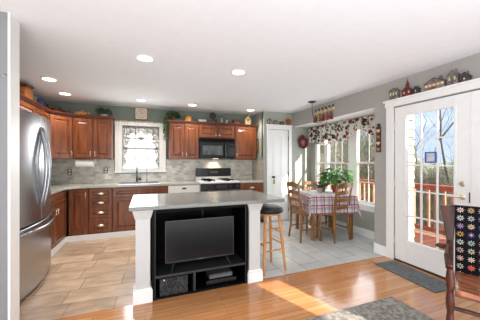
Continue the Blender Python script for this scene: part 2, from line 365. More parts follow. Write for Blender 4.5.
def copy_tree(o, parent=None):
    c = o.copy(); COL.objects.link(c)
    if parent: c.parent = parent
    for ch in [x for x in bpy.data.objects if x.parent == o]: copy_tree(ch, c)
    return c
def bx(*a): return MB().box(*a)

XR, YB, CH = 3.17, 5.47, 2.44
# ------------------------------------------------------------------ shell
struct('floor', bx(-3.6, 3.29, -2.0, 2.512, -.1, 0), M_wood, 'honey oak plank floor of the living area')
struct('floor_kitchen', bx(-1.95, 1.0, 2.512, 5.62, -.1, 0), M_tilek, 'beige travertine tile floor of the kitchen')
struct('floor_nook', bx(1.0, 3.8, 2.512, 5.62, -.1, 0), M_tilen, 'pale grey tile floor of the dining nook')  # floor tile changes from beige to grey at this seam
struct('ceiling', bx(-3.6, 3.29, -2.0, 5.62, CH, CH + .1), M_ceil, 'flat white ceiling')
struct('wall_left', bx(-1.93, -1.80, 2.46, 5.6, 0, CH), M_sage, 'sage green kitchen wall behind the refrigerator')
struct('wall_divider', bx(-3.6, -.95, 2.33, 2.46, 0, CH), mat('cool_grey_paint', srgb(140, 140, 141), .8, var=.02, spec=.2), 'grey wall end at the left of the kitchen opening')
struct('trim_1', bx(-.95, -.935, 2.322, 2.468, 0, CH), M_white, 'white casing on the end of the grey wall')
# back wall with window hole
WX0, WX1, WZ0, WZ1 = -.47, .32, 1.16, 2.06
bw = MB()
for a in ((-1.93, WX0, 0, CH), (WX1, 2.42, 0, CH), (WX0, WX1, 0, WZ0), (WX0, WX1, WZ1, CH)): bw.box(a[0], a[1], YB, YB + .13, a[2], a[3])
struct('wall_back', bw, M_sage, 'sage green back wall of the kitchen')
bs = MB()
for a in ((-1.80, WX0 - .1, .92, 1.38), (WX1 + .1, 2.415, .92, 1.38), (WX0 - .1, WX1 + .1, .92, 1.09)): bs.box(a[0], a[1], YB - .012, YB, a[2], a[3])
struct('trim_2', bs, M_back, 'grey marble mosaic backsplash behind the counter')
struct('trim_3', bx(2.408, 2.42, 4.87, YB - .012, .92, 1.38), M_back2, 'beige mosaic backsplash on the side wall by the range')
struct('wall_pantry_side', bx(2.42, 2.50, 4.90, YB + .13, 0, CH), M_sage2, 'pale sage side wall of the pantry')
# front of pantry and nook: one wall with a door hole
DX0, DX1, DZ = 2.57, 3.05, 2.05
fw = MB()
for a in ((2.42, DX0, 0, CH), (DX1, 3.80, 0, CH), (DX0, DX1, DZ, CH)): fw.box(a[0], a[1], 4.86, 4.96, a[2], a[3])
struct('wall_pantry_front', fw, M_sage2, 'pale sage wall with the white pantry door')
struct('wall_pantry_inside', bx(2.5, 3.8, 5.5, 5.6, 0, CH), M_sage2)
# right wall: door hole Y .72..2.40 (two leaves), nook opening Y 2.70..4.86 below z 2.13
rw = MB()
NY0, NZ = 2.70, 2.13
DY0, DY1, DH = .70, 2.392, 2.075
for a in ((-2.0, DY0, 0, CH), (DY1, NY0, 0, CH), (DY0, DY1, DH, CH), (NY0, 4.86, NZ, CH)): rw.box(XR, XR + .12, a[0], a[1], a[2], a[3])
struct('wall_right', rw, M_grey, 'warm grey right wall with the glass door and the nook opening')
# bay nook
XN = 3.66
nw = MB()
wins = [(4.36, 4.60), (3.685, 4.27), (2.80, 3.49)]
SZ0, SZ1 = .56, 2.05
nw.box(XN, XN + .03, 2.58, 4.86, 0, SZ0); nw.box(XN, XN + .03, 2.58, 4.86, SZ1, NZ + .1)
ys = [2.58, 2.80, 3.49, 3.685, 4.27, 4.36, 4.60, 4.86]
for i in range(0, 8, 2): nw.box(XN, XN + .03, ys[i], ys[i + 1], SZ0, SZ1)
struct('wall_nook', nw, M_sage2, 'pale sage wall under the nook windows')
struct('wall_nook_near', bx(XR + .12, XN, 2.58, NY0, 0, NZ + .1), M_sage2)
struct('ceiling_nook', bx(XR + .12, XN + .1, 2.58, 4.86, NZ, NZ + .1), M_ceil, 'white lowered ceiling of the window nook')
struct('trim_4', bx(XR - .004, XR + .124, NY0 - .0, 4.855, NZ - .012, NZ - .001), M_white, 'white underside of the nook opening')
# living-room walls behind the camera
wb = MB()
SW0, SW1, SWZ = 2.62, 3.02, 2.22
YBK = -1.3
for a in ((-3.6, SW0, 0, CH), (SW1, 3.29, 0, CH), (SW0, SW1, 0, .2), (SW0, SW1, SWZ, CH)): wb.box(a[0], a[1], YBK - .1, YBK, a[2], a[3])
struct('wall_living_back', wb, M_grey)
struct('wall_living_left', bx(-3.7, -3.6, -2.1, 2.46, 0, CH), M_grey)
def baseboard(name, mb, label=None): return struct(name, mb, M_white, label, bevel=.004)
baseboard('baseboard_right', MB().box(XR - .016, XR, 2.50, NY0 + .016, 0, .135).box(XR - .016, XR + .13, NY0, NY0 + .016, 0, .135), 'white baseboard by the nook corner')
baseboard('baseboard_nook', bx(XN - .016, XN, NY0, 4.86, 0, .135), 'tall white baseboard under the nook windows')
baseboard('baseboard_nook_end', bx(3.13, XN - .016, 4.844, 4.86, 0, .135), 'white baseboard beside the pantry door')
baseboard('baseboard_living_right', bx(XR - .016, XR, -2, .60, 0, .135))
struct('trim_5', MB().box(-1.215, .404, 4.832, 4.846, 0, .095).box(-1.229, -1.215, 3.745, 4.846, 0, .095), M_white, 'white toe board under the base cabinets')
# threshold strip between wood and tile
struct('trim_6', bx(1.25, XR - .02, 2.500, 2.524, -.001, .004), M_wood, 'oak threshold strip along the tile edge')

# ------------------------------------------------------------------ pantry door
d1 = sroot('door_1', 'white panelled pantry door')
pd = MB().box(DX0 + .005, DX1 - .005, 4.872, 4.91, .01, DZ - .005)
pd.build('door_leaf', M_white, d1, bevel=.002)
pp = MB()
for (x0, x1) in ((DX0 + .075, DX0 + .215), (DX0 + .265, DX1 - .075)):
    for (z0, z1) in ((.2, .86), (.98, 1.93)):
        pp.box(x0, x1, 4.866, 4.873, z0, z1); pp.box(x0 + .03, x1 - .03, 4.861, 4.867, z0 + .03, z1 - .03)
pp.build('door_panels', M_white, d1, bevel=.004)
cs = MB()
cs.box(DX0 - .075, DX0, 4.838, 4.859, 0, DZ - .001).box(DX1, DX1 + .075, 4.838, 4.859, 0, DZ - .001).box(DX0 - .075, DX1 + .075, 4.836, 4.859, DZ, DZ + .085)
cs.box(DX0 - .09, DX1 + .09, 4.815, 4.859, DZ + .086, DZ + .105)
cs.build('door_casing', M_white, d1, bevel=.004)
for z in (.25, 1.05, 1.86): MB().cyl((DX1 - .004, 4.858, z - .045), (DX1 - .004, 4.858, z + .045), .008, n=8).build('hinge', M_iron, d1)
k = MB().lathe([(.024, 0), (.024, -.006), (.009, -.01), (.009, -.035), (.026, -.045), (.026, -.062), (.012, -.07)], (DX0 + .085, 4.872, .99), 14, 'y').build('door_knob', M_iron, d1, smooth='auto')
tw = thing('door_hanger', 'green ribbon charm hanging from the pantry door knob', 'decoration', (DX0 + .085, 4.83, .90))
MB().tube([(0, -.016, .09), (.012, -.014, .05), (0, -.012, .02)], .004).build('cord', M_leaf, tw)
MB().box(-.02, .02, -.02, -.006, -.06, .02).ball((0, -.012, .03), (.02, .012, .014)).build('charm', mat('green_charm', srgb(150, 158, 70), .6), tw)

# ------------------------------------------------------------------ french door (glass lights) + fixed leaf
def glassdoor(name, label, y0, y1, hardware):
    d = sroot(name, label); xa, xb = XR + .005, XR + .05
    g0, g1, gz0, gz1 = y0 + .145, y1 - .152, .30, 1.945
    fr = MB().box(xa, xb, y0, g0, .02, DH - .01).box(xa, xb, g1, y1, .02, DH - .01).box(xa, xb, g0, g1, .02, gz0).box(xa, xb, g0, g1, gz1, DH - .01)
    fr.build('door_leaf', M_white, d, bevel=.003)
    m = MB(); gw = (g1 - g0)
    for i in (1, 2): m.box(xa + .012, xa + .034, g0 + gw * i / 3 - .008, g0 + gw * i / 3 + .008, gz0, gz1)
    for i in range(1, 5): m.box(xa + .013, xa + .033, g0, g1, gz0 + (gz1 - gz0) * i / 5 - .008, gz0 + (gz1 - gz0) * i / 5 + .008)
    for (a, b, c, e) in ((g0 - .022, g0 + .003, gz0 - .02, gz1 + .02), (g1 - .003, g1 + .022, gz0 - .02, gz1 + .02), (g0, g1, gz0 - .02, gz0 + .004), (g0, g1, gz1 - .004, gz1 + .02)): m.box(xa - .006, xb + .003, a, b, c, e)
    m.build('muntins', M_white, d, bevel=.002)
    bx(xa + .02, xa + .024, g0, g1, gz0, gz1).build('pane', M_glass, d)
    if hardware:
        yk = y0 + .068
        MB().lathe([(.030, 0), (.030, -.008), (.022, -.014), (.022, -.024)], (xa, yk, 1.095), 18, 'x').build('deadbolt', M_brass, d, smooth='auto')
        MB().lathe([(.031, 0), (.031, -.008), (.014, -.014), (.012, -.05)], (xa, yk, .955), 18, 'x').tube([(xa - .045, yk, .955), (xa - .05, yk + .05, .957), (xa - .046, yk + .12, .95)], [.011, .009, .007]).build('lever_handle', M_brass, d, smooth='auto')
        MB().box(xa - .003, xa, y0 - .004, y0 + .012, .90, 1.01).build('strike_plate', M_iron, d)
        for z in (.28, 1.05, 1.82): MB().cyl((xa - .006, y1 + .002, z - .05), (xa - .006, y1 + .002, z + .05), .008, n=8).build('hinge', M_brass, d)
    return d
glassdoor('door_2', 'white glazed french door with brass lever', 1.548, 2.385, True)
glassdoor('door_3', 'fixed white glazed leaf behind the chair', .71, 1.535, False)
cz = MB()
cz.box(XR - .022, XR, DY1, DY1 + .105, 0, DH + .015).box(XR - .022, XR, DY0 - .1, DY0, 0, DH + .015).box(XR - .026, XR, DY0 - .12, DY1 + .12, DH + .005, DH + .085)
cz.box(XR - .05, XR, DY0 - .13, DY1 + .135, DH + .075, DH + .10)
struct('trim_7', cz, M_white, 'white casing and ledge around the french door', bevel=.004)
struct('trim_8', bx(XR - .005, XR + .14, DY0, DY1, 0, .018), M_iron, 'dark threshold under the french door')
struct('trim_9', bx(XR + .0, XR + .055, 1.536, 1.547, .02, DH - .01), M_white)
dec = thing('window_decal', 'square blue-bordered sticker on the glass of the french door', 'sticker', (XR + .0, 0, 0))
MB().box(-.004, .0, 1.865, 1.995, 1.32, 1.335).box(-.004, 0, 1.865, 1.995, 1.435, 1.45).box(-.004, 0, 1.865, 1.885, 1.335, 1.435).box(-.004, 0, 1.975, 1.995, 1.335, 1.435).build('border', mat('decal_blue', srgb(72, 92, 196), .5), dec)
bx(-.003, -.001, 1.885, 1.975, 1.335, 1.435).build('centre', mat('decal_grey', srgb(200, 206, 214), .5), dec)

# ------------------------------------------------------------------ nook windows
wi = 0
for (a, b), cols in zip(wins, (1, 3, 3)):
    wi += 1
    wd = sroot('window_%d' % wi, ('narrow left', 'middle', 'right')[wi - 1] + ' double-hung white window of the dining nook')
    f = MB(); x0, x1 = XN + .02, XN + .075
    f.box(XN - .012, XN + .032, a - .012, a + .008, SZ0, SZ1).box(XN - .012, XN + .032, b - .008, b + .012, SZ0, SZ1)
    f.box(XN - .012, XN + .032, a, b, SZ1 - .03, SZ1).box(XN - .012, XN + .032, a, b, SZ0 - .0, SZ0 + .03)
    f.build('window_frame', M_white, wd, bevel=.003)
    MR = 1.31
    s = MB()
    for (z0, z1, xo) in ((SZ0 + .03, MR + .02, 0), (MR - .02, SZ1 - .03, .016)):
        X0, X1 = XN + .002 + xo, XN + .016 + xo
        s.box(X0, X1, a + .008, a + .028, z0, z1).box(X0, X1, b - .028, b - .008, z0, z1).box(X0, X1, a + .032, b - .032, z0, z0 + .04).box(X0, X1, a + .032, b - .032, z1 - .036, z1)
        for i in range(1, cols):
            yy = a + .032 + (b - a - .064) * i / cols; s.box(X0 + .004, X1 - .004, yy - .007, yy + .007, z0 + .04, z1 - .04)
        if xo == 0 and cols > 1: s.box(X0 + .005, X1 - .003, a + .045, b - .045, .955, .973)
        
    s.build('sash', M_white, wd, bevel=.002)
    bx(XN + .008, XN + .010, a + .03, b - .03, SZ0 + .05, MR).build('pane', M_glass, wd)
    bx(XN + .024, XN + .026, a + .03, b - .03, MR, SZ1 - .05).build('pane', M_glass, wd)
ap = MB().box(XN - .014, XN, 2.72, 4.68, SZ0 - .10, SZ0 - .01).box(XN - .05, XN + .02, 2.705, 4.70, SZ0 - .012, SZ0 + .018)
ap.box(XN - .014, XN, 4.60, 4.68, SZ0, SZ1 + .06).box(XN - .014, XN, 2.74, 2.80, SZ0, SZ1 + .06).box(XN - .014, XN, 3.49, 3.685, SZ0, SZ1).box(XN - .014, XN, 4.27, 4.36, SZ0, SZ1)
struct('trim_10', ap, M_white, 'white window sill and casing of the nook windows', bevel=.004)

# ------------------------------------------------------------------ kitchen window
kw = sroot('window_4', 'white double-hung kitchen window over the sink')
f = MB(); y0, y1 = YB + .02, YB + .09
f.box(WX0, WX0 + .05, y0, y1, WZ0, WZ1).box(WX1 - .05, WX1, y0, y1, WZ0, WZ1).box(WX0, WX1, y0, y1, WZ1 - .04, WZ1).box(WX0, WX1, y0, y1, WZ0, WZ0 + .04)
f.box(WX0 - .085, WX0, YB - .02, YB, WZ0 - .04, WZ1 + .08).box(WX1, WX1 + .085, YB - .02, YB, WZ0 - .04, WZ1 + .08).box(WX0, WX1, YB - .02, YB, WZ1, WZ1 + .08).box(WX0 - .10, WX1 + .10, YB - .05, YB, WZ0 - .05, WZ0)
f.build('window_frame', M_white, kw, bevel=.003)
f = MB()
for i in (1, 2): xx = WX0 + .05 + (WX1 - WX0 - .1) * i / 3; f.box(xx - .009, xx + .009, y0 + .025, y0 + .05, WZ0 + .04, WZ1 - .04)
for z, h in ((1.40, .009), (1.60, .02), (1.81, .009)): f.box(WX0 + .05, WX1 - .05, y0 + .022, y0 + .053, z - h, z + h)
f.build('muntins', M_greyst if False else mat('backlit_muntin', srgb(190, 190, 188), .5, var=.02), kw)  # grey puts the backlit shade of the white bars into their colour
bx(WX0 + .05, WX1 - .05, y0 + .03, y0 + .034, WZ0 + .04, WZ1 - .04).build('pane', M_glass, kw)
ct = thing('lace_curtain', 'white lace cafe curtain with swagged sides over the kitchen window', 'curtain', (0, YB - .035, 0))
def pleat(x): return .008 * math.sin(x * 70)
MB().sheet(40, 4, lambda u, v: V((WX0 + .02 + u * (WX1 - WX0 - .04), -.022 + pleat(u * .75), 2.05 - v * (.13 + .04 * abs(math.sin(u * PI * 4))))), None).build('lace_valance', M_backlit_lace, ct)
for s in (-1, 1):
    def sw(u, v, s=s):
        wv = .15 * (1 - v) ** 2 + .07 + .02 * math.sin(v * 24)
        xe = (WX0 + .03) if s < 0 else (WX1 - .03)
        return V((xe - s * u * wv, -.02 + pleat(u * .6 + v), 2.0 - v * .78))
    MB().sheet(14, 22, sw).build('lace_swag', M_backlit_lace, ct)
hp = [(.055 * math.sin(t) ** 3 , .05 * (13 * math.cos(t) - 5 * math.cos(2 * t) - 2 * math.cos(3 * t) - math.cos(4 * t)) / 16) for t in [2 * PI * i / 24 for i in range(24)]]
MB().prism([(x - .075, z + 1.80) for x, z in hp], -.034, -.028).build('heart', mat('grey_lace_heart', srgb(130, 128, 124), .8), ct)
sc = MB().sheet(50, 3, lambda u, v: V((-.56 + u * .97, -.032 + .004 * math.sin(u * 120), 2.125 - v * .07)))
sc.build('curtain_header', mat('curtain_white', srgb(246, 245, 242), .9, var=.01), ct, solid=.004)
for xa_, xb_ in ((-.555, -.425), (.275, .405)): MB().sheet(6, 3, lambda u, v: V((xa_ + u * (xb_ - xa_), -.026 + .0015 * math.sin(u * 9), 2.06 - v * .95))).build('side_panel', MATS['curtain_white'], ct, solid=.003)
rod = thing('curtain_rod', 'thin patterned curtain rod above the kitchen window', 'curtain rod', (0, YB - .075, 2.135))
MB().box(-.60, .43, -.012, .010, -.006, .014).build('rod', mat('rod_pattern', srgb(224, 208, 168), .6, scale=26, c2=srgb(160, 120, 84)), rod)
for x in (-.61, .44): MB().ball((x, 0, .004), .022).build('finial', M_tan, rod, smooth=True)

# ------------------------------------------------------------------ cabinets
def pdoor(parent, x0, x1, y, z0, z1, name='door', knob=None, pull=None):   # raised-panel front facing -y at plane y
    g = .003; x0 += g; x1 -= g; z0 += g; z1 -= g; fw = min(.055, (z1 - z0) * .28); t = .02
    m = MB()
    m.box(x0, x0 + fw, y - t, y, z0, z1).box(x1 - fw, x1, y - t, y, z0, z1).box(x0 + fw, x1 - fw, y - t, y, z0, z0 + fw).box(x0 + fw, x1 - fw, y - t, y, z1 - fw, z1)
    m.box(x0 + fw, x1 - fw, y - .008, y, z0 + fw, z1 - fw)
    a = (x0 + fw + .012, x1 - fw - .012, z0 + fw + .012, z1 - fw - .012); q = .022 if (z1 - z0) > .25 else .01
    b = (a[0] + q, a[1] - q, a[2] + q, a[3] - q)
    A = [m.bm.verts.new((x, y - .008, z)) for x, z in ((a[0], a[2]), (a[1], a[2]), (a[1], a[3]), (a[0], a[3]))]
    B = [m.bm.verts.new((x, y - .018, z)) for x, z in ((b[0], b[2]), (b[1], b[2]), (b[1], b[3]), (b[0], b[3]))]
    for i in range(4): m.bm.faces.new([A[i], A[(i + 1) % 4], B[(i + 1) % 4], B[i]])
    m.bm.faces.new(B)
    d = m.build(name, M_cherry, parent, bevel=.003, recalc=True)
    if knob:
        kx, kz = knob
        MB().tube([(kx, y - t, kz - .045), (kx, y - t - .028, kz - .035), (kx, y - t - .028, kz + .035), (kx, y - t, kz + .045)], .0065).build('handle', M_brass, d, smooth=True)
    if pull:
        kx, kz = pull
        MB().sheet(12, 6, lambda u, v: V((kx + .05 * math.cos(PI * u), y - t - .026 * math.sin(PI * u) * math.sin(PI * .5 * (1 - v)) - .001, kz - .014 + .034 * math.cos(PI * .5 * (1 - v)) * math.sin(PI * u)))).build('cup_pull', M_brass, d, solid=.003)
    return d
def knobbed(parent, x0, x1, y, z0, z1, kx, kz, name='door'):
    d = pdoor(parent, x0, x1, y, z0, z1, name)
    MB().lathe([(.006, 0), (.006, -.014), (.013, -.02), (.013, -.028), (.005, -.033)], (kx, y - .02, kz), 12, 'y').build('knob', M_brass, d, smooth='auto')
UZ0, UZ1 = 1.38, 2.125
def crown(parent, x0, x1, yf, yb, z, rL=True, rR=True):
    prof = [(0, 0), (-.006, 0), (-.012, .012), (-.03, .028), (-.034, .042), (0, .042)]
    m = MB(); m.prism([(yf + a, z + b) for a, b in prof], x0 - (.03 if rL else 0), x1 + (.03 if rR else 0), 'x')
    if rR: m.box(x1, x1 + .028, yf, yb, z + .01, z + .042)
    if rL: m.box(x0 - .028, x0, yf, yb, z + .01, z + .042)
    m.build('crown_molding', M_cherryd, parent)
def upper(label, x0, x1, z0, doors, cr=(False, False), g='cherry wall cabinets', kz=None):
    t = thing('wall_cabinet', label, 'cabinet', (x0, YB - .001, z0), 0, g); W = x1 - x0; H = UZ1 - z0; D = .33
    bx(0.001, W - .001, -D, 0, 0, H).build('body', M_cherry, t, bevel=.002)
    n = doors
    for i in range(n):
        a, b = W * i / n + .008, W * (i + 1) / n - .008
        if n == 2: kx = b - .03 if i == 0 else a + .03
        else: kx = a + .03
        if kz == 'small': knobbed(t, a, b, -D - .001, .015, H - .02, kx, .06)
        else: pdoor(t, a, b, -D - .001, .015, H - .02, knob=(kx, .09))
    crown(t, 0, W, -D - .02, 0, H - .002, *cr)
    return t
upper('two-door cherry wall cabinet left of the kitchen window', -1.193, -.576, UZ0, 2, (False, True))
upper('two-door cherry wall cabinet between the kitchen window and the microwave', .45, 1.048, UZ0, 2, (True, False))
upper('short two-door cherry cabinet directly above the microwave', 1.05, 1.843, 1.835, 2, kz='small')
upper('single-door cherry wall cabinet right of the microwave', 1.845, 2.37, UZ0, 1, (False, True))
# diagonal corner cabinet
t = thing('corner_cabinet', 'diagonal cherry corner wall cabinet above the counter bend', 'cabinet', (-1.799, YB - .001, UZ0), 0)
H = UZ1 - UZ0
MB().prism([(0, 0), (.604, 0), (.604, -.33), (.33, -.607), (0, -.607)], 0, H, 'z').build('body', M_cherry, t)
mid = V((.467, -.4685, 0)); L = math.hypot(.274, .277)
sub = bpy.data.objects.new('door_front', None)
dd = pdoor(t, -L / 2 + .015, L / 2 - .015, -.001, .015, H - .02, knob=(L / 2 - .05, .09)); dd.location = mid; dd.rotation_euler = (0, 0, R(45.3))
cc = MB().prism([(-.021 + a, H - .002 + b) for a, b in ((0, 0), (-.006, 0), (-.012, .012), (-.03, .028), (-.034, .042), (.02, .042), (.02, 0))], -L / 2 - .008, L / 2 + .008, 'x').build('crown_molding', M_cherryd, t)
cc.location = mid; cc.rotation_euler = (0, 0, R(45.3))
# left run uppers (front faces +X)
def leftupper(label, y0, y1, z0, n, D=.33):
    t = thing('wall_cabinet', label, 'cabinet', (-1.799, y0, z0), R(90), 'cherry wall cabinets'); W = y1 - y0; H = UZ1 - z0
    bx(.001, W - .001, -D, 0, 0, H).build('body', M_cherry, t, bevel=.002)
    for i in range(n):
        a, b = W * i / n + .008, W * (i + 1) / n - .008
        pdoor(t, a, b, -D - .001, .015, H - .02, knob=(b - .03 if i % 2 == 0 else a + .03, .07))
    crown(t, 0, W, -D - .02, 0, H - .002, False, False)
leftupper('short cherry cabinet directly above the refrigerator', 2.74, 3.72, 1.86, 2)
leftupper('cherry wall cabinet between the refrigerator and the corner cabinet', 3.722, 4.86, UZ0, 2)

def base(label, x0, x1, layout, loc=None, rz=0, D=.608, y=None):
    t = thing('base_cabinet', label, 'cabinet', loc or (x0, YB - .001, 0), rz, 'cherry base cabinets'); W = x1 - x0
    bx(.001, W - .001, -D, 0, .095, .876).build('body', M_cherry, t, bevel=.002)
    bx(.002, W - .002, -D + .06, -.02, 0, .095).build('plinth', M_cherryd, t)
    F = -D - .001
    if layout == 'door': pdoor(t, .006, W - .006, F, .11, .865, knob=(W - .04, .76))
    if layout == 'drawers':
        zs = [.11, .36, .55, .70, .862]
        for a, b in zip(zs, zs[1:]): pdoor(t, .01, W - .01, F, a, b, 'drawer', pull=(W / 2, (a + b) / 2))
    if layout == 'sink':
        for i in (0, 1):
            pdoor(t, W * i / 2 + .006, W * (i + 1) / 2 - .006, F, .70, .865, 'drawer_front')
            pdoor(t, W * i / 2 + .006, W * (i + 1) / 2 - .006, F, .11, .695, knob=(W / 2 + (-.05 if i == 0 else .05), .6))
    if layout == 'drawerdoor':
        pdoor(t, .01, W - .01, F, .70, .862, 'drawer', pull=(W / 2, .78)); pdoor(t, .01, W - .01, F, .11, .695, knob=(.05, .6))
    return t
base('narrow cherry base cabinet with one door in the counter corner', -1.19, -.90, 'door')
base('four-drawer cherry base cabinet with brass cup pulls', -.898, -.535, 'drawers')
base('wide two-door cherry sink cabinet under the kitchen window', -.533, .400, 'sink')
base('cherry base cabinet with one drawer right of the range', 1.86, 2.405, 'drawerdoor')
base('cherry base cabinet between the refrigerator and the corner', 3.74, 4.85, 'sink', loc=(-1.799, 3.74, 0), rz=R(90), D=.562)
# worktops
def poly_slab(name, poly, z0, z1, m, **kw): return MB().prism(poly, z0, z1, 'z').build(name, m, bevel=.006, **kw)
arc = [(-1.185 + .22 - .22 * math.cos(a) - .0, 4.83 - .22 + .22 * math.sin(a)) for a in [R(90) * i / 8 for i in range(9)]]
arc = [( -1.19 + .22 * (1 - math.cos(R(90) * i / 8)), 4.61 + .22 * math.sin(R(90) * i / 8)) for i in range(9)]
o = poly_slab('countertop', [(-1.798, YB - .014), (-1.798, 3.74), (-1.19, 3.74)] + arc + [(1.008, 4.83), (1.008, YB - .014)], .88, .92, M_granite)
tag(o, 'pale granite worktop curving round the kitchen corner to the range', 'countertop')
o = poly_slab('countertop', [(1.862, 4.83), (2.404, 4.83), (2.404, YB - .014), (1.862, YB - .014)], .88, .92, M_granite)
tag(o, 'short pale granite worktop right of the range', 'countertop')

# sink, faucet
sk = thing('sink', 'stainless kitchen sink rim below the window', 'sink', (-.10, 5.13, .92))
m = MB(); 
for a in ((-.36, .36, -.22, -.19), (-.36, .36, .17, .20), (-.36, -.33, -.19, .17), (.33, .36, -.19, .17), (-.015, .015, -.19, .17)): m.box(a[0], a[1], a[2], a[3], .0005, .008)
m.build('rim', M_steel, sk); bx(-.33, .33, -.19, .17, .0005, .003).build('basin', M_steeld, sk)
fa = thing('faucet', 'dark gooseneck faucet standing behind the sink', 'faucet', (-.155, 5.385, .921))
MB().lathe([(.03, 0), (.03, .01), (.018, .02), (.016, .10), (.012, .11)]).build('base', M_iron, fa, smooth='auto')
MB().tube([(0, 0, .1)] + [(0, -.08 + .08 * math.cos(a), .27 + .08 * math.sin(a)) for a in [R(180) * i / 8 for i in range(9)]] + [(0, -.16, .2)], .012).build('spout', M_steel, fa, smooth=True)
MB().tube([(.015, 0, .06), (.05, 0, .075), (.07, 0, .11)], .007).build('lever', M_iron, fa, smooth=True)
MB().ball((.055, -.005, .06), (.03, .02, .026)).build('sprayer', M_iron, fa, smooth=True)
sd = thing('soap_dispenser', 'slim pump dispenser right of the faucet', 'dispenser', (.03, 5.385, .921))
MB().lathe([(.014, 0), (.014, .04), (.007, .05), (.007, .30)], n=12).build('stem', M_steel, sd, smooth='auto'); MB().tube([(0, 0, .30), (0, -.05, .305)], .008).build('nozzle', M_steel, sd)

# dishwasher
dw = thing('dishwasher', 'white dishwasher between the sink cabinet and the range', 'dishwasher', (.404, YB - .03, 0))
bx(.002, .604, -.56, 0, .10, .874).build('body', M_steeld, dw)
bx(.004, .602, -.60, -.561, .12, .72).build('door', M_white, dw, bevel=.006)
p = bx(.004, .602, -.605, -.561, .725, .872).build('control_panel', M_white, dw, bevel=.006)
bx(.26, .34, -.609, -.605, .80, .83).build('badge', M_darkgrey, p)
bx(.03, .58, -.56, -.5, .01, .099).build('toe_panel', M_blackm, dw)

# range
rg = thing('range', 'black and white gas range under the microwave', 'range', (1.434, YB - .03, 0)); W = .412
bx(-W, W, -.60, 0, .08, .895).build('body', M_white, rg, bevel=.004)
bx(-W, W, -.63, -.02, .896, .925).build('cooktop', M_white, rg, bevel=.006)
bg2 = bx(-W + .015, W - .015, -.07, 0, .926, 1.0).build('backguard_base', M_white, rg)
bgp = bx(-W + .015, W - .015, -.085, 0, 1.0, 1.185).build('backguard', M_black, rg, bevel=.01)
bx(-.09, .09, -.088, -.085, 1.075, 1.125).build('clock_display', mat('display_grey', srgb(70, 74, 78), .3), bgp)
MB().box(-W, W, -.655, -.6, .76, .89).build('control_panel', M_black, rg, bevel=.008)
for x in (-.33, -.20, .20, .33): MB().lathe([(.024, 0), (.024, -.012), (.018, -.03)], (x, -.655, .825), 12, 'y').build('knob', M_blackedge, rg, smooth='auto')
bx(-.10, .10, -.658, -.655, .80, .85).build('clock_panel', M_blackedge, rg)
od = bx(-W + .005, W - .005, -.645, -.601, .26, .75).build('oven_door', M_black, rg, bevel=.008)
MB().tube([(-.33, -.645, .70), (-.33, -.69, .70), (.33, -.69, .70), (.33, -.645, .70)], .011).build('handle', M_white, od)
bx(-W + .005, W - .005, -.64, -.601, .09, .25).build('storage_drawer', M_white, rg, bevel=.006)
for x in (-.2, .2):
    for y in (-.46, -.2):
        g = MB()
        for k in range(4):
            a = PI / 4 + PI / 2 * k; g.bar((x + .02 * math.cos(a), y + .02 * math.sin(a), .958), (x + .13 * math.cos(a), y + .1 * math.sin(a), .958), .012); g.bar((x + .13 * math.cos(a), y + .1 * math.sin(a), .925), (x + .13 * math.cos(a), y + .1 * math.sin(a), .962), .012)
        for s in (-1, 1): g.bar((x - .1, y + s * .075, .952), (x + .1, y + s * .075, .952), .012)
        gr = g.build('burner_grate', M_blackm, rg); MB().cyl((x, y, .925), (x, y, .945), .045, .035, 14).build('burner_cap', M_blackm, gr)

# microwave
mw = thing('microwave', 'black over-the-range microwave with hood light', 'microwave', (1.447, YB - .001, 1.40)); W = .394
bx(-W, W, -.36, 0, 0, .43).build('body', M_black, mw, bevel=.004)
md = bx(-W, .19, -.395, -.361, .02, .345).build('door', M_black, mw, bevel=.008)
bx(-W + .06, .10, -.398, -.395, .075, .27).build('window', mat('microwave_window', srgb(98, 102, 102), .15, scale=6, c2=srgb(58, 62, 62)), md)
MB().tube([(.155, -.395, .05), (.155, -.43, .07), (.155, -.43, .30), (.155, -.395, .32)], .011).build('handle', M_black, md)
cp = bx(.195, W, -.395, -.361, .02, .345).build('control_panel', M_black, mw, bevel=.006)
bk = MB()
for i in range(3):
    for j in range(4): bk.box(.235 + i * .05, .27 + i * .05, -.398, -.395, .07 + j * .045, .095 + j * .045)
bk.box(.23, .375, -.3955, -.395, .06, .24); bk.build('keypad', mat('key_grey', srgb(48, 48, 50), .4), cp)
bx(.235, .37, -.398, -.395, .275, .315).build('display', mat('mw_display', srgb(38, 46, 44), .2), cp)
gv = MB()
for j in range(5): gv.box(-W + .01, W - .01, -.39, -.361, .355 + j * .014, .363 + j * .014)
gv.build('vent_grille', M_blackm, mw)
bx(-.05, .05, -.25, -.15, -.004, 0).build('hood_lamp', mat('hood_lens', srgb(255, 230, 190), .5, emit=((1, .82, .6, 1), 3)), mw)
hl = light('hood_light', 'SPOT', (1.445, YB - .15, 1.385), 6.0, (1, .80, .58), direction=(0, .25, -1), spot_size=R(120), spot_blend=.6, shadow_soft_size=.03)

# paper towel
pt = thing('paper_towel_roll', 'white paper towel roll mounted under the left wall cabinet', 'paper towels', (-1.02, 5.21, 1.30))
MB().cyl((-.14, 0, 0), (.14, 0, 0), .062, n=20).build('roll', M_paper, pt, smooth='auto')
MB().cyl((-.16, 0, 0), (.165, 0, 0), .012).box(-.165, -.155, -.012, .012, 0, .079).box(.155, .165, -.012, .012, 0, .079).ball((.17, 0, 0), .018).build('holder', M_ceramic, pt)

for i, (x, z, lb) in enumerate(((-1.32, 1.135, 'bronze outlet plate left of the drawer cabinet on the backsplash'), (-.72, 1.16, 'bronze outlet plate on the backsplash beside the kitchen window'))):
    t = thing('outlet_plate', lb, 'outlet', (x, YB - .012, z), 0, 'backsplash outlets')
    bx(-.037, .037, -.006, 0, -.058, .058).build('plate', M_bronze, t, bevel=.003)
    MB().box(-.017, .017, -.008, -.006, .012, .042).box(-.017, .017, -.008, -.006, -.042, -.012).build('sockets', M_ceramic, t)

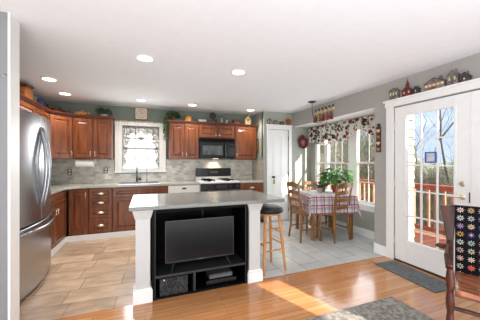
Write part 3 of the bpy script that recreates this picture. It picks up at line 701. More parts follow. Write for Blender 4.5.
# clock
ck = thing('wall_clock', 'rounded square clock on the wall above the kitchen window', 'clock', (-.075, YB - .002, 2.315))
def rsq(h, r, n=5): return [(sx * (h - r) + r * math.cos(a), sz * (h - r) + r * math.sin(a)) for (sx, sz, a0) in ((1, 1, 0), (-1, 1, 90), (-1, -1, 180), (1, -1, 270)) for a in [R(a0 + 90 * i / n) for i in range(n + 1)]]
MB().prism(rsq(.125, .03), -.025, 0).build('case', mat('clock_rim', srgb(120, 86, 72), .5), ck)
MB().prism(rsq(.112, .024), -.028, -.024).build('face', M_beige, ck)
nums = MB()
for i in range(12): a = PI * i / 6; nums.box(.082 * math.cos(a) - .006, .082 * math.cos(a) + .006, -.031, -.028, .082 * math.sin(a) - .006, .082 * math.sin(a) + .006)
nums.build('hour_marks', M_brown, ck)
MB().bar((0, -.032, 0), (.045, -.032, .02), .007).bar((0, -.034, 0), (-.02, -.034, .07), .005).build('hands', M_iron, ck)

# ------------------------------------------------------------------ refrigerator
fr = thing('refrigerator', 'stainless french-door refrigerator with bottom freezer', 'refrigerator', (-1.79, 2.755, 0), R(90)); FW = .945
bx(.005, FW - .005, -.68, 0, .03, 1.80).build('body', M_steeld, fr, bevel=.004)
MB().box(.03, FW - .03, -.66, -.05, 0, .03).build('base_grille', M_blackm, fr)
def fdoor(x0, x1, z0, z1, name, bulge=.05):
    m = MB(); n = 14
    def prof(x): return -.70 - bulge * (1 - ((x / FW) * 2 - 1) ** 2)
    poly = [(x0, -.685), *[(x0 + (x1 - x0) * i / n, prof(x0 + (x1 - x0) * i / n)) for i in range(n + 1)], (x1, -.685)]
    m.prism(poly, z0, z1, 'z'); return m.build(name, M_steel, fr, bevel=.006, smooth='auto')
mid_f = .49
dl = fdoor(.003, mid_f - .003, .715, 1.825, 'door'); dr = fdoor(mid_f + .003, FW - .003, .715, 1.825, 'door')
fz = fdoor(.003, FW - .003, .05, .695, 'freezer_drawer')
for x, dpar, s in ((mid_f - .035, dl, -1), (mid_f + .035, dr, 1)):
    pts = [(x + s * .012 * math.sin(PI * i / 12), -.745 - .062 * math.sin(PI * i / 12) ** .8, .84 + .86 * i / 12) for i in range(13)]
    MB().tube(pts, [.012] + [.017] * 11 + [.012], 10).build('handle', M_chrome, dpar, smooth=True)
pts = [(.05 + (FW - .10) * i / 14, -.705 - .085 * math.sin(PI * i / 14) ** .6 - .015, .655 + .0 * i) for i in range(15)]
MB().tube(pts, [.012] + [.019] * 13 + [.012], 10).build('handle', M_chrome, fz, smooth=True)
MB().box(FW - .06, FW - .03, -.712, -.700, .80, .83).build('badge', M_chrome, dr)

# ------------------------------------------------------------------ island
isl = thing('kitchen_island', 'pale painted kitchen island base with square corner posts', 'island', (0, 0, 0))
M_isl = mat('island_paint', srgb(196, 196, 194), .45, var=.01)
for x0, x1 in ((-.085, .045), (1.072, 1.205)):
    c = MB().box(x0, x1, 2.505, 2.64, .0, .878)
    c.build('post', M_isl, isl, bevel=.003)
    cp = MB().box(x0 - .022, x1 + .022, 2.482, 2.66, 0, .115).box(x0 - .014, x1 + .014, 2.49, 2.652, .115, .135)
    cp.build('post_base', M_white, isl, bevel=.005)
    m = MB(); z0, z1 = .79, .862; a, b = (x0 - .004, x1 + .004, 2.501, 2.644), (x0 - .024, x1 + .024, 2.481, 2.664)
    A = [m.bm.verts.new(q + (z0,)) for q in ((a[0], a[2]), (a[1], a[2]), (a[1], a[3]), (a[0], a[3]))]; B = [m.bm.verts.new(q + (z1,)) for q in ((b[0], b[2]), (b[1], b[2]), (b[1], b[3]), (b[0], b[3]))]
    for i in range(4): m.bm.faces.new([A[i], A[(i + 1) % 4], B[(i + 1) % 4], B[i]])
    m.bm.faces.new(A[::-1]); m.bm.faces.new(B); m.box(b[0], b[1], b[2], b[3], z1, .879)
    m.build('post_capital', M_isl, isl)
MB().box(-.085, 1.205, 3.02, 3.28, 0, .878).box(-.085, -.06, 2.64, 3.02, 0, .878).box(1.18, 1.205, 2.64, 3.02, 0, .878).build('panel', M_isl, isl, bevel=.003)
it = poly_slab('island_countertop', [(-.14, 2.44), (1.462, 2.40), (1.462, 3.33), (-.14, 3.36)], .882, .92, M_island_top)
tag(it, 'grey granite slab on the island overhanging the bar stool', 'countertop')

mc = thing('media_cabinet', 'black open media cabinet built into the island front', 'media cabinet', (.058, 2.508, 0)); W = 1.0
m = MB().box(0, .03, 0, .48, .0, .868).box(W - .03, W, 0, .48, 0, .868).box(.03, W - .03, 0, .48, .836, .868).box(.03, W - .03, 0, .48, 0, .02)
m.build('frame', M_blackm, mc, bevel=.002)
MB().box(.03, W - .03, .0, .48, .205, .228).build('shelf', M_blackedge, mc, bevel=.002)
MB().box(.40, .422, .0, .47, .02, .205).build('divider', M_blackedge, mc, bevel=.002)
bx(.03, W - .03, .465, .48, .02, .836).build('back_panel', M_blackm, mc)
MB().box(W - .034, W - .028, -.004, .0, .02, .868).box(.028, .034, -.004, 0, .02, .868).build('edge_strip', M_blackedge, mc)
bx(.58, .60, .44, .464, .5, .836).build('back_strip', M_blackedge, mc)  # narrow vertical strip, lighter than the back panel

tv = thing('television', 'flat black television standing in the media cabinet', 'television', (.555, 2.62, .2285))
bx(-.365, .365, -.02, .02, .075, .50).build('panel', M_black, tv, bevel=.004)
bx(-.352, .352, -.0225, -.0202, .095, .49).build('screen', M_screen, tv)
bz = MB().box(-.367, .367, -.024, -.02, .072, .084).box(-.367, .367, -.024, -.02, .495, .501).box(-.367, -.360, -.024, -.02, .08, .5).box(.360, .367, -.024, -.02, .08, .5)
bz.build('bezel', M_blackedge, tv); bx(-.03, .03, -.0245, -.0238, .0755, .0815).build('badge', M_chrome, tv)
for s in (-1, 1):
    MB().bar((s * .27, 0, .08), (s * .31, -.085, .006), .012).bar((s * .27, 0, .08), (s * .31, .085, .006), .012).build('leg', M_blackedge, tv)
bk = thing('storage_bin', 'dark speckled fabric bin in the lower left of the media cabinet', 'bin', (.268, 2.66, .021))
m = MB().box(-.135, .135, -.14, -.132, 0, .168).box(-.135, .135, .132, .14, 0, .168).box(-.135, -.127, -.132, .132, 0, .168).box(.127, .135, -.132, .132, 0, .168).box(-.127, .127, -.132, .132, 0, .008)
m.build('body', M_bag, bk); bx(-.05, .03, -.143, -.14, .135, .155).build('handle_slot', M_black, bk); MB().ball((-.095, -.143, .15), (.012, .004, .01)).build('rivet', M_chrome, bk)
db = thing('cable_box', 'grey set-top box stacked on top in the lower right of the media cabinet', 'electronics', (.77, 2.68, .075))
bx(-.13, .13, -.10, .10, 0, .045).build('body', mat('box_grey', srgb(88, 88, 88), .5), db, bevel=.003); bx(-.12, .12, -.102, -.10, .01, .03).build('front_panel', mat('bx_front', srgb(112, 112, 112), .4), db)
db = thing('disc_player', 'slim black disc player beneath the grey set-top box', 'electronics', (.77, 2.67, .021))
bx(-.17, .17, -.12, .12, .008, .05).build('body', M_black, db, bevel=.003); MB().box(-.16, .16, -.123, -.12, .03, .036).ball((.14, -.121, .024), (.008, .003, .008)).build('trim_line', M_blackedge, db)
MB().cyl((-.14, 0, 0), (-.14, 0, .008), .015).cyl((.14, 0, 0), (.14, 0, .008), .015).build('feet', M_blackm, db)

# ------------------------------------------------------------------ bar stool
st = thing('bar_stool', 'wooden bar stool with a round black cushion at the island end', 'stool', (1.43, 2.755, 0), R(6))
MB().lathe([(.05, .705), (.16, .705), (.185, .715), (.192, .74), (.18, .768), (.13, .782), (.0, .785)], n=28).build('cushion', M_vinyl, st, smooth='auto')
MB().lathe([(.15, .685), (.15, .705), (0.0, .705)], n=24).build('seat_ring', M_pine, st)
for sx in (-1, 1):
    for sy in (-1, 1): MB().tube([(sx * .10, sy * .10, .69), (sx * .128, sy * .128, .35), (sx * .155, sy * .155, 0.0)], [.019, .02, .014], 10).build('leg', M_pine, st, smooth='auto')
def rungpt(sx, sy, z): r = .10 + (.69 - z) * (.055 / .69); return (sx * r, sy * r, z)
for (a, b, z) in (((-1, -1), (1, -1), .27), ((-1, 1), (1, 1), .27), ((-1, -1), (-1, 1), .33), ((1, -1), (1, 1), .33), ((-1, -1), (1, -1), .52), ((1, -1), (1, 1), .47)):
    MB().cyl(rungpt(*a, z), rungpt(*b, z), .0095, n=8).build('rung', M_pine, st, smooth='auto')

# ------------------------------------------------------------------ dining table
TA = R(-13.5); TW, TD = .80, .84
ux, uy = V((math.cos(TA), math.sin(TA), 0)), V((-math.sin(TA), math.cos(TA), 0))
TC = V((2.59, 3.43, 0)) + ux * TW / 2 + uy * TD / 2
tb = thing('dining_table', 'small oak dining table under the plaid cloth in the nook', 'table', TC, TA)
bx(-TW / 2, TW / 2, -TD / 2, TD / 2, .725, .752).build('tabletop', M_oak, tb, bevel=.005)
MB().box(-TW / 2 + .06, TW / 2 - .06, -TD / 2 + .05, -TD / 2 + .07, .64, .725).box(-TW / 2 + .06, TW / 2 - .06, TD / 2 - .07, TD / 2 - .05, .64, .725).box(-TW / 2 + .05, -TW / 2 + .07, -TD / 2 + .07, TD / 2 - .07, .64, .725).box(TW / 2 - .07, TW / 2 - .05, -TD / 2 + .07, TD / 2 - .07, .64, .725).build('apron', M_oak, tb)
for sx in (-1, 1):
    for sy in (-1, 1): MB().box(sx * (TW / 2 - .055) - .028, sx * (TW / 2 - .055) + .028, sy * (TD / 2 - .055) - .028, sy * (TD / 2 - .055) + .028, 0, .725).build('leg', M_oak, tb, bevel=.006)
OH = .31
def drape(u, v):
    Hx, Hy = TW / 2 + OH, TD / 2 + OH
    x, y = (u * 2 - 1) * Hx, (v * 2 - 1) * Hy
    ox, oy = max(0, abs(x) - TW / 2), max(0, abs(y) - TD / 2); sx, sy = (1 if x > 0 else -1), (1 if y > 0 else -1)
    bx_, by_ = min(abs(x), TW / 2) * sx, min(abs(y), TD / 2) * sy
    d = math.hypot(ox, oy)
    if d == 0: return V((bx_, by_, .757))
    wave = .014 * math.sin((x + y * .7) * 26) * min(1, d / .15)
    if ox > 0 and oy > 0:
        fx, fy = ox / d, oy / d; k = .010 + .13 * d * min(ox, oy) / d * 2.2
        return V((bx_ + sx * (fx * k + .008), by_ + sy * (fy * k + .008), .757 - d * .97))
    k = .010 + .07 * d + wave * .8
    return V((bx_ + sx * (k if ox > 0 else 0), by_ + sy * (k if oy > 0 else 0), .757 - d))
tcl = MB().sheet(70, 74, drape, lambda u, v: ((u * 2 - 1) * (TW / 2 + OH), (v * 2 - 1) * (TD / 2 + OH))).build('tablecloth', M_plaid, smooth=True, solid=.003)
tcl.location = TC; tcl.rotation_euler = (0, 0, TA)
tag(tcl, 'white tablecloth with red plaid border draped over the nook table', 'tablecloth')

def make_chair(label, loc, rz):
    t = thing('dining_chair', label, 'chair', loc, rz, 'ladder-back chairs round the nook table')
    w, d = .17, .17
    MB().prism([(-w - .03, -d), (w + .03, -d), (w + .055, d + .03), (-w - .055, d + .03)], .435, .465, 'z').build('seat', M_oak, t, bevel=.01)
    for s in (-1, 1):
        pts = [(s * (w + .02), -d - .03, 0), (s * w, -d - .005, .22), (s * w, -d, .45), (s * (w + .004), -d - .025, .68), (s * (w + .012), -d - .075, .97)]
        MB().tube(pts, [.016, .02, .021, .019, .015], 8).build('back_post', M_oak, t, smooth=True)
        MB().tube([(s * (w + .03), d, .435), (s * (w + .032), d + .002, .2), (s * (w + .034), d + .004, 0)], [.021, .021, .015], 8).build('leg', M_oak, t, smooth=True)
        MB().cyl((s * (w + .005), -d - .01, .20), (s * (w + .032), d, .20), .011, n=8).build('stretcher', M_oak, t)
    MB().cyl((-w - .03, d, .14 + .1), (w + .03, d, .24), .011, n=8).build('stretcher', M_oak, t)
    for z, h, ar in ((.56, .045, .014), (.68, .05, .02), (.80, .055, .024), (.92, .066, .04)):
        def yb(z): return -d - .025 - max(0, z - .68) * .172 if z > .68 else -d - (z - .45) * .11
        m = MB(); n = 12; y = yb(z); F = []; 
        for i in range(n + 1):
            u = i / n * 2 - 1; x = u * w; yy = y - .02 * (1 - u * u); top = z + h / 2 + ar * (1 - u * u); bot = z - h / 2 + ar * .55 * (1 - u * u)
            F.append([m.bm.verts.new((x, yy - .007, bot)), m.bm.verts.new((x, yy - .007, top)), m.bm.verts.new((x, yy + .007, top)), m.bm.verts.new((x, yy + .007, bot))])
        for a, b in zip(F, F[1:]):
            for q in range(4): m.bm.faces.new([a[q], a[(q + 1) % 4], b[(q + 1) % 4], b[q]])
        m.bm.faces.new(F[0]); m.bm.faces.new(F[-1][::-1]); m.build('ladder_slat', M_oak, t)
    return t
c1 = make_chair('ladder-back oak chair on the near side of the nook table, back to the camera', (3.04, 3.42, 0), R(8))
chs = [('ladder-back oak chair at the left end of the nook table nearest the stool', (2.585, 3.60, 0), R(-93)),
       ('ladder-back oak chair on the far side of the nook table facing the room', (3.42, 4.42, 0), R(172))]
for lb, loc, rz in chs:
    c = copy_tree(c1); c.location = loc; c.rotation_euler = (0, 0, rz); c['label'] = lb
c.scale = (.92, .92, .90)

# plants on the table
random.seed(3)
def plant(name, label, cat, loc, potprof, potmat, spread, height, nleaf, L, wd, lm, droop=.3, stems=True, seed=1, basez=None, group=None, flat=False):
    random.seed(seed); t = thing(name, label, cat, loc, 0, group)
    MB().lathe(potprof, n=20).build('pot', potmat, t, smooth='auto')
    ztop = potprof[-1][1] if basez is None else basez
    MB().lathe([(potprof[-1][0] * .86, ztop - .012), (potprof[-1][0] * .86, ztop - .006), (0.001, ztop - .004)], n=16).build('soil', M_soil, t)
    S = MB(); Lf = MB()
    for i in range(nleaf):
        a = random.uniform(0, 2 * PI); rr = spread * math.sqrt(random.random()); z = ztop + height * (random.random() ** .8) * (1 - .35 * (rr / spread) ** 2)
        p = V((rr * math.cos(a), rr * math.sin(a), z))
        if stems and i % 2 == 0: S.tube([(0.012 * math.cos(a), .012 * math.sin(a), ztop - .01), (rr * .4 * math.cos(a), rr * .4 * math.sin(a), ztop + (z - ztop) * .7), p], .0025, 5)
        d = V((math.cos(a), math.sin(a), random.uniform(-droop - .3, .5 - droop)))
        Lf.leaf(p, d, L * random.uniform(.7, 1.2), wd * random.uniform(.7, 1.2))
    if stems: S.build('stems', M_leafd, t)
    else: S.bm.free()
    Lf.build('foliage', lm, t, recalc=False)
    return t
potp = [(.05, 0), (.052, .01), (.07, .105), (.078, .107), (.078, .135), (.066, .135)]
plant('potted_plant', 'large leafy green plant in a terracotta pot on the nook table', 'plant', (3.31, 3.66, .760), potp, M_terra, .20, .34, 120, .15, .11, M_leaf, seed=5)
plant('potted_plant', 'small plum-leaved plant in a pale pot at the left of the table plants', 'plant', (3.06, 3.80, .760), [(.04, 0), (.045, .005), (.06, .085), (.052, .085)], mat('blush_pot', srgb(196, 178, 168), .6), .10, .11, 60, .055, .035, M_purple, seed=6)
plant('potted_plant', 'small green plant in a brown pot between the plum-leaved and the large plant', 'plant', (3.19, 3.86, .760), [(.035, 0), (.04, .005), (.052, .08), (.046, .08)], mat('brown_pot', srgb(120, 92, 80), .6), .10, .26, 40, .08, .04, M_leafd, seed=7)
rf = thing('red_flower', 'single red blossom on a tall stem above the nook table plants', 'flower', (3.36, 3.46, .93))
MB().tube([(0, 0, 0), (.0, 0.02, .2), (.02, .0, .39)], .003, 6).build('stem', M_leafd, rf)
m = MB()
for i in range(9): a = 2 * PI * i / 9; m.leaf((.02, 0, .39), (math.cos(a), math.sin(a), .5 * (i % 2)), .06, .04)
m.build('petals', M_red, rf, recalc=False)
jr = thing('table_lantern', 'little glass jar candle on the far left of the nook table', 'candle', (2.98, 4.02, .760))
MB().lathe([(.03, 0), (.034, .01), (.034, .07), (.026, .085), (.026, .09)], n=16).build('jar', M_jar, jr, smooth='auto'); MB().lathe([(.028, .004), (.028, .045), (.001, .045)], n=14).build('wax', M_cream, jr)

# ------------------------------------------------------------------ valance, rack, wreath, plaques, pendant
va = thing('floral_valance', 'red and green floral valance hanging across the nook windows', 'valance', (3.56, 0, 0))
def vf(u, v):
    y = 4.80 - u * 2.05
    drop = .40 - .14 * math.exp(-((y - 3.32) / .24) ** 2) + .035 * math.sin(y * 9) - .02
    top = 2.115
    return V((.02 * math.sin(y * 42) + .018 * math.sin(y * 17) * v - .012, y, top - v * drop))
MB().sheet(150, 8, vf).build('fabric', M_floral, va, smooth=True, solid=.003)
MB().cyl((.035, 2.72, 2.10), (.035, 4.84, 2.10), .01).build('rod', M_white, va)

rk = thing('peg_rack', 'cream peg rail hung with carved folk figures on the grey header', 'peg rack', (XR - .001, 3.79, 2.30))
bx(-.018, 0, -.27, .27, -.03, .02).build('rail', M_cream, rk, bevel=.004)
m = MB()
for i in range(5): m.cyl((-.018, -.22 + i * .11, 0), (-.06, -.22 + i * .11, .012), .008, n=8)
m.build('pegs', M_tan, rk)
for i in range(6): MB().ball((-.012, -.24 + i * .096, .045), (.014, .026, .024), 8).build('top_ornament', M_darkgrey, rk)
for i, (y, mm, lb) in enumerate(((.22, M_brown, 'brown hanging figure at the left end of the peg rail'), (.11, M_tan, 'tan hanging figure second from the left on the peg rail'), (0, M_brown, 'brown hanging figure in the middle of the peg rail'), (-.11, M_red if False else mat('rose_cloth', srgb(186, 84, 86), .7), 'rose red hanging figure on the peg rail'), (-.22, M_brown, 'brown hanging figure at the right end of the peg rail'))):
    f = thing('hanging_figure', lb, 'ornament', (XR - .045, 3.79 + y, 2.28), 0, 'figures hung from the peg rail')
    MB().lathe([(.045, -.18), (.042, -.17), (.024, -.09), (.03, -.075), (.012, -.06)], n=12).build('body', mm, f, smooth='auto'); MB().ball((0, 0, -.045), .02, 10).build('head', M_tan, f, smooth=True); MB().tube([(0, 0, -.03), (-.004, 0, .022)], .002, 5).build('string', M_iron, f)

wr = thing('wreath', 'round plum red berry wreath on the nook end wall', 'wreath', (3.42, 4.857, 1.785))
random.seed(4); m = MB(); m2 = MB()
for i in range(110):
    a = random.uniform(0, 2 * PI); rr = .105 + random.uniform(-.035, .035); m.ball((rr * math.cos(a), -.02 - random.uniform(0, .03), rr * math.sin(a)), random.uniform(.012, .02), 6)
for i in range(90): a = random.uniform(0, 2 * PI); rr = .105 + random.uniform(-.02, .03); m2.leaf((rr * math.cos(a), -.03, rr * math.sin(a)), (math.cos(a), random.uniform(-.6, .2), math.sin(a)), .05, .02)
m.build('berries', mat('plum_berries', srgb(116, 42, 56), .5), wr); m2.build('twigs', M_purple, wr, recalc=False)
m = MB()
for i in range(14): a = random.uniform(0, 2 * PI); rr = random.uniform(0, .05); m.ball((rr * math.cos(a), -.03, rr * math.sin(a)), .02, 6)
m.build('centre_blossoms', mat('rose_blossoms', srgb(190, 110, 120), .6), wr)

pq = thing('wall_plaque', 'narrow brown carved plaque on the wall right of the range cabinets', 'plaque', (2.419, 5.15, 1.69))
bx(-.015, 0, -.045, .045, -.16, .16).build('board', M_brown, pq, bevel=.006)
MB().ball((-.017, 0, .08), (.006, .025, .03), 8).ball((-.017, 0, 0), (.006, .025, .03), 8).ball((-.017, 0, -.08), (.006, .025, .03), 8).build('reliefs', M_tan, pq)
pq = thing('wall_hanging', 'vertical dark strap with pale hearts between the nook and the french door', 'wall hanging', (XR - .001, 2.625, 1.67))
bx(-.012, 0, -.038, .038, -.20, .17).build('strap', mat('dark_strap', srgb(84, 46, 38), .7), pq, bevel=.004)
MB().lathe([(.028, 0), (.028, -.01), (.01, -.012)], (0, 0, .19), 12, 'x').build('hook', M_iron, pq)
for i in range(4):
    MB().prism([(x * .5 , z * .55 + .11 - i * .09) for x, z in hp], -.02, -.012, 'x').build('heart', M_tan if i % 2 else M_cream, pq)

pl = thing('pendant_lamp', 'swagged glass pendant lamp with a dark canopy over the nook table', 'pendant lamp', (2.868, 3.772, CH))
MB().lathe([(.07, -.001), (.066, -.014), (.03, -.028), (.012, -.034)], n=20).build('canopy', M_iron, pl, smooth='auto')
P3 = V((3.13 - 2.868, 3.70 - 3.772, 0))
pts = [(0, 0, -.03), (.005, 0, -.18), (.03, -.005, -.30), (.08, -.015, -.375), (.14, -.03, -.395), (.20, -.05, -.365), (P3.x, P3.y, -.29)]
MB().tube(pts, .006, 6).build('swag_chain', M_iron, pl, smooth=True)
MB().bar((P3.x + .04, P3.y, -.285), (P3.x - .005, P3.y, -.285), .01).build('hook', M_iron, pl)
MB().cyl((P3.x, P3.y, -.29), (P3.x, P3.y, -.60), .004, n=6).build('cord', M_iron, pl)
MB().lathe([(.012, -.59), (.022, -.60), (.026, -.68), (.02, -.70)], (P3.x, P3.y, 0), 14).build('socket', M_iron, pl, smooth='auto')
sh = MB().sheet(24, 5, lambda u, v: V((P3.x + (.03 + .10 * v ** 1.2) * math.cos(2 * PI * u), P3.y + (.03 + .10 * v ** 1.2) * math.sin(2 * PI * u), -.69 - .10 * v ** .8))).build('glass_shade', M_shade, pl, smooth=True, solid=.004)
MB().ball((P3.x, P3.y, -.745), (.028, .028, .036), 12).build('bulb', M_bulb, pl, smooth=True)

# ------------------------------------------------------------------ ceiling cans
cans = [(0, 2.825, 'recessed ceiling light above the island, left of its middle'), (-1.2, 4.005, 'recessed ceiling light nearest the refrigerator'), (-1.216, 4.766, 'recessed ceiling light in the far left corner of the kitchen'),
        (-.07, 4.78, 'recessed ceiling light in front of the wall clock'), (.861, 4.826, 'recessed ceiling light left of the microwave cabinets'), (1.076, 2.854, 'recessed ceiling light above the right end of the island'), (2.11, 4.867, 'recessed ceiling light nearest the pantry')]
can0 = None
for i, (x, y, lb) in enumerate(cans):
    if can0 is None:
        can0 = t = thing('recessed_light', lb, 'ceiling light', (x, y, CH), 0, 'recessed ceiling lights')
        m = MB(); n = 28
        m.lathe([(.076, -.001), (.098, -.001), (.098, -.006), (.078, -.009), (.076, -.001)], n=n, cap=False); m.build('trim_ring', M_white, t, smooth='auto')
        MB().lathe([(.075, -.0005), (.075, -.004), (.001, -.0045)], n=n).build('lens', M_lens, t)
    else:
        t = copy_tree(can0); t.location = (x, y, CH); t['label'] = lb
    sp = light('recessed_lamp', 'SPOT', (x, y, CH - .03), 34, (1, .94, .86), direction=(0, 0, -1), spot_size=R(150), spot_blend=.9, shadow_soft_size=.07)

# ------------------------------------------------------------------ decor on top of the cabinets
TZ = UZ1 + .041
def obj_top(name, label, cat, x, y, group=None, rz=0): return thing(name, label, cat, (x, y, TZ), rz, group)
b = obj_top('wicker_basket', 'orange wicker basket with a lid above the refrigerator', 'basket', -1.60, 4.24)
MB().prism([(-.13, -.09), (.10, -.09), (.12, .09), (-.11, .09)], 0, .19, 'z').build('body', M_wicker, b, bevel=.02); MB().prism([(-.14, -.10), (.11, -.10), (.13, .10), (-.12, .10)], .191, .235, 'z').build('lid', M_brown, b, bevel=.02)
b = obj_top('glass_canister', 'sage green glass canister beside the wicker basket', 'canister', -1.60, 4.54)
MB().lathe([(.07, 0), (.085, .01), (.085, .13), (.06, .155)], n=16).build('body', M_greenjar, b, smooth='auto'); MB().lathe([(.062, .156), (.062, .17), (.015, .178), (.018, .20)], n=16).build('lid', M_greenjar, b, smooth='auto')
b = obj_top('pitcher', 'cobalt blue glazed pitcher on the left cabinets', 'pitcher', -1.60, 4.80)
MB().lathe([(.05, 0), (.085, .04), (.088, .09), (.05, .15), (.058, .185)], n=18).build('body', M_blue, b, smooth='auto'); MB().tube([(.05, .04, .16), (.07, .10, .13), (.06, .09, .05)], .01).build('handle', M_blue, b, smooth=True)
b = obj_top('decorative_plate', 'dark patterned plate leaning by the blue pitcher', 'plate', -1.60, 5.02)
o = MB().lathe([(.085, 0), (.09, .006), (.05, .016), (.001, .016)], n=20, axis='x').build('plate', mat('dark_plate', srgb(88, 60, 54), .3, scale=24, c2=srgb(200, 170, 140), lo=.5, hi=.6), b); o.location = (0, 0, .092); o.rotation_euler = (0, R(-12), 0)
MB().box(-.04, .03, -.05, .05, 0, .012).build('stand', M_brown, b)
for lb, x, y, s in (('brown glazed rooster figurine in the corner beside the patterned plate', -1.50, 5.20, 1.0), ('squat brown rooster figurine above the diagonal cabinet', -1.36, 5.26, .82)):
    b = obj_top('rooster_figurine', lb, 'figurine', x, y, 'brown figurines on the corner cabinet', R(15))
    MB().ball((0, 0, .055 * s), (.07 * s, .045 * s, .05 * s), 12).tube([(-.05 * s, 0, .08 * s), (-.065 * s, 0, .13 * s)], [.03 * s, .02 * s], 8).build('body', M_brown, b, smooth=True)
    MB().ball((-.07 * s, 0, .14 * s), .024 * s, 8).build('head', M_brown, b, smooth=True)
    m = MB(); 
    for k in range(5): m.leaf((.05 * s, 0, .07 * s), (1, (k - 2) * .2, .9 - abs(k - 2) * .2), .07 * s, .03 * s)
    m.build('tail', M_brown, b, recalc=False, solid=.004); MB().cyl((0, 0, 0), (0, 0, .02 * s), .035 * s).build('base', M_brown, b)
b = obj_top('duck_tureen', 'yellow and cream tureen on the cabinet left of the window', 'tureen', -1.085, 5.29)
MB().ball((0, 0, .05), (.10, .06, .048), 16).build('body', M_yellow, b, smooth=True); MB().lathe([(.045, 0), (.045, .012)], n=16).build('foot', M_ceramic, b); MB().ball((.0, 0, .10), .016, 8).build('lid_knob', M_ceramic, b, smooth=True); MB().tube([(.08, 0, .06), (.115, 0, .075), (.11, 0, .03), (.08, 0, .03)], .007).tube([(-.08, 0, .06), (-.115, 0, .075), (-.11, 0, .03), (-.08, 0, .03)], .007).build('handles', M_ceramic, b, smooth=True)
plant('potted_fern', 'bushy green plant in a white pot on the cabinet left of the window', 'plant', (-.725, 5.28, TZ), [(.045, 0), (.05, .005), (.062, .055), (.055, .055)], M_ceramic, .09, .14, 110, .07, .025, M_leafd, seed=11)
# trailing ivy
t = plant('trailing_ivy', 'ivy trailing down the left side of the cabinet right of the window', 'plant', (.535, 5.26, TZ), [(.05, 0), (.055, .005), (.07, .07), (.06, .07)], M_brown, .12, .15, 120, .06, .045, M_leafd, seed=12)
random.seed(9); m = MB(); vn = MB()
for k in range(5):
    x0 = -.125 - random.uniform(0, .03); y0 = random.uniform(-.12, .0); Ln = random.uniform(.25, .5); pts = [(-.05, y0, .09), (x0 + .01, y0, .06)] + [(x0 + random.uniform(-.012, .006), y0 + random.uniform(-.01, .01), .04 - Ln * j / 6) for j in range(1, 7)]
    vn.tube(pts, .003, 5)
    for j in range(26):
        q = V(pts[1 + int(j / 26 * 6)]); a = random.uniform(0, 2 * PI); m.leaf(q + V((random.uniform(-.02, .005), random.uniform(-.02, .02), random.uniform(-.04, .04))), (-abs(math.cos(a)) * .8, math.sin(a) - .5, -.5), .05, .035)
vn.build('vines', M_leafd, t); m.build('trailing_leaves', M_leafp, t, recalc=False)
b = obj_top('patterned_tin', 'yellow and orange patterned canister next to the trailing ivy', 'canister', .85, 5.28)
MB().lathe([(.07, 0), (.075, .01), (.075, .105), (.07, .11)], n=18).build('body', M_yellow, b, smooth='auto'); MB().lathe([(.077, .111), (.077, .128), (.02, .135), (.001, .135)], n=18).build('lid', M_wicker, b, smooth='auto')
b = obj_top('butter_dish', 'low cream and tan covered dish left of the microwave', 'dish', 1.15, 5.28)
bx(-.105, .105, -.05, .05, 0, .02).build('tray', M_yellow, b, bevel=.005); bx(-.09, .09, -.04, .04, .021, .08).build('cover', M_ceramic, b, bevel=.02)
b = obj_top('wheel_sculpture', 'dark metal wheel-shaped figurine above the microwave', 'figurine', 1.385, 5.27)
m = MB(); m.tube([(.065 * math.cos(a), 0, .17 + .065 * math.sin(a)) for a in [2 * PI * i / 20 for i in range(21)]], .011, 6)
for i in range(4): a = PI * i / 4; m.cyl((.06 * math.cos(a), 0, .17 + .06 * math.sin(a)), (-.06 * math.cos(a), 0, .17 - .06 * math.sin(a)), .007, n=6)
m.ball((0, 0, .17), (.04, .02, .04), 10); m.build('wheel', M_iron, b); MB().cyl((0, 0, .01), (0, 0, .105), .014).box(-.06, .06, -.035, .035, 0, .012).build('stand', M_brown, b)
MB().ball((.07, -.01, .06), (.035, .03, .045), 8).cyl((.07, -.01, .012), (.07, -.01, .03), .012, n=6).box(.05, .10, -.03, .01, 0, .012).build('leaf_ornament', M_leafd, b)
for x, h, lb in ((1.585, .17, 'taller clear glass jar above the microwave'), (1.70, .13, 'shorter clear glass jar left of the red-brown box')):
    b = obj_top('glass_jar', lb, 'jar', x, 5.28, 'clear jars above the microwave')
    MB().lathe([(.035, 0), (.04, .006), (.04, h - .03), (.03, h - .01), (.034, h)], n=14).build('jar', M_jar, b, smooth='auto'); MB().lathe([(.036, h), (.036, h + .012), (.001, h + .014)], n=14).build('lid', M_greyst, b)
b = obj_top('wooden_box', 'small red-brown wooden box beside the birdhouse', 'box', 1.935, 5.28)
bx(-.075, .075, -.04, .04, 0, .085).build('body', M_cherryd, b, bevel=.003); bx(-.08, .08, -.045, .045, .086, .11).build('lid', M_cherryd, b, bevel=.004)
b = obj_top('birdhouse', 'cream birdhouse with a dark round hole on the right cabinet', 'birdhouse', 2.20, 5.26)
MB().prism([(-.058, 0), (.058, 0), (.07, .12), (0, .215), (-.07, .12)], -.045, .045).build('walls', M_cream, b)
MB().bar((-.088, 0, .105), (.004, 0, .228), .010, .11, up=(0, 1, 0)).bar((.088, 0, .105), (-.004, 0, .228), .010, .11, up=(0, 1, 0)).build('roof', mat('straw_roof', srgb(210, 190, 130), .8), b)
MB().cyl((0, -.047, .12), (0, -.045, .12), .022, n=14).build('entrance', M_brown, b); MB().cyl((0, -.07, .075), (0, -.045, .075), .006, n=8).build('perch', M_tan, b); MB().ball((0, 0, .235), .018, 8).build('finial', M_darkgrey, b)

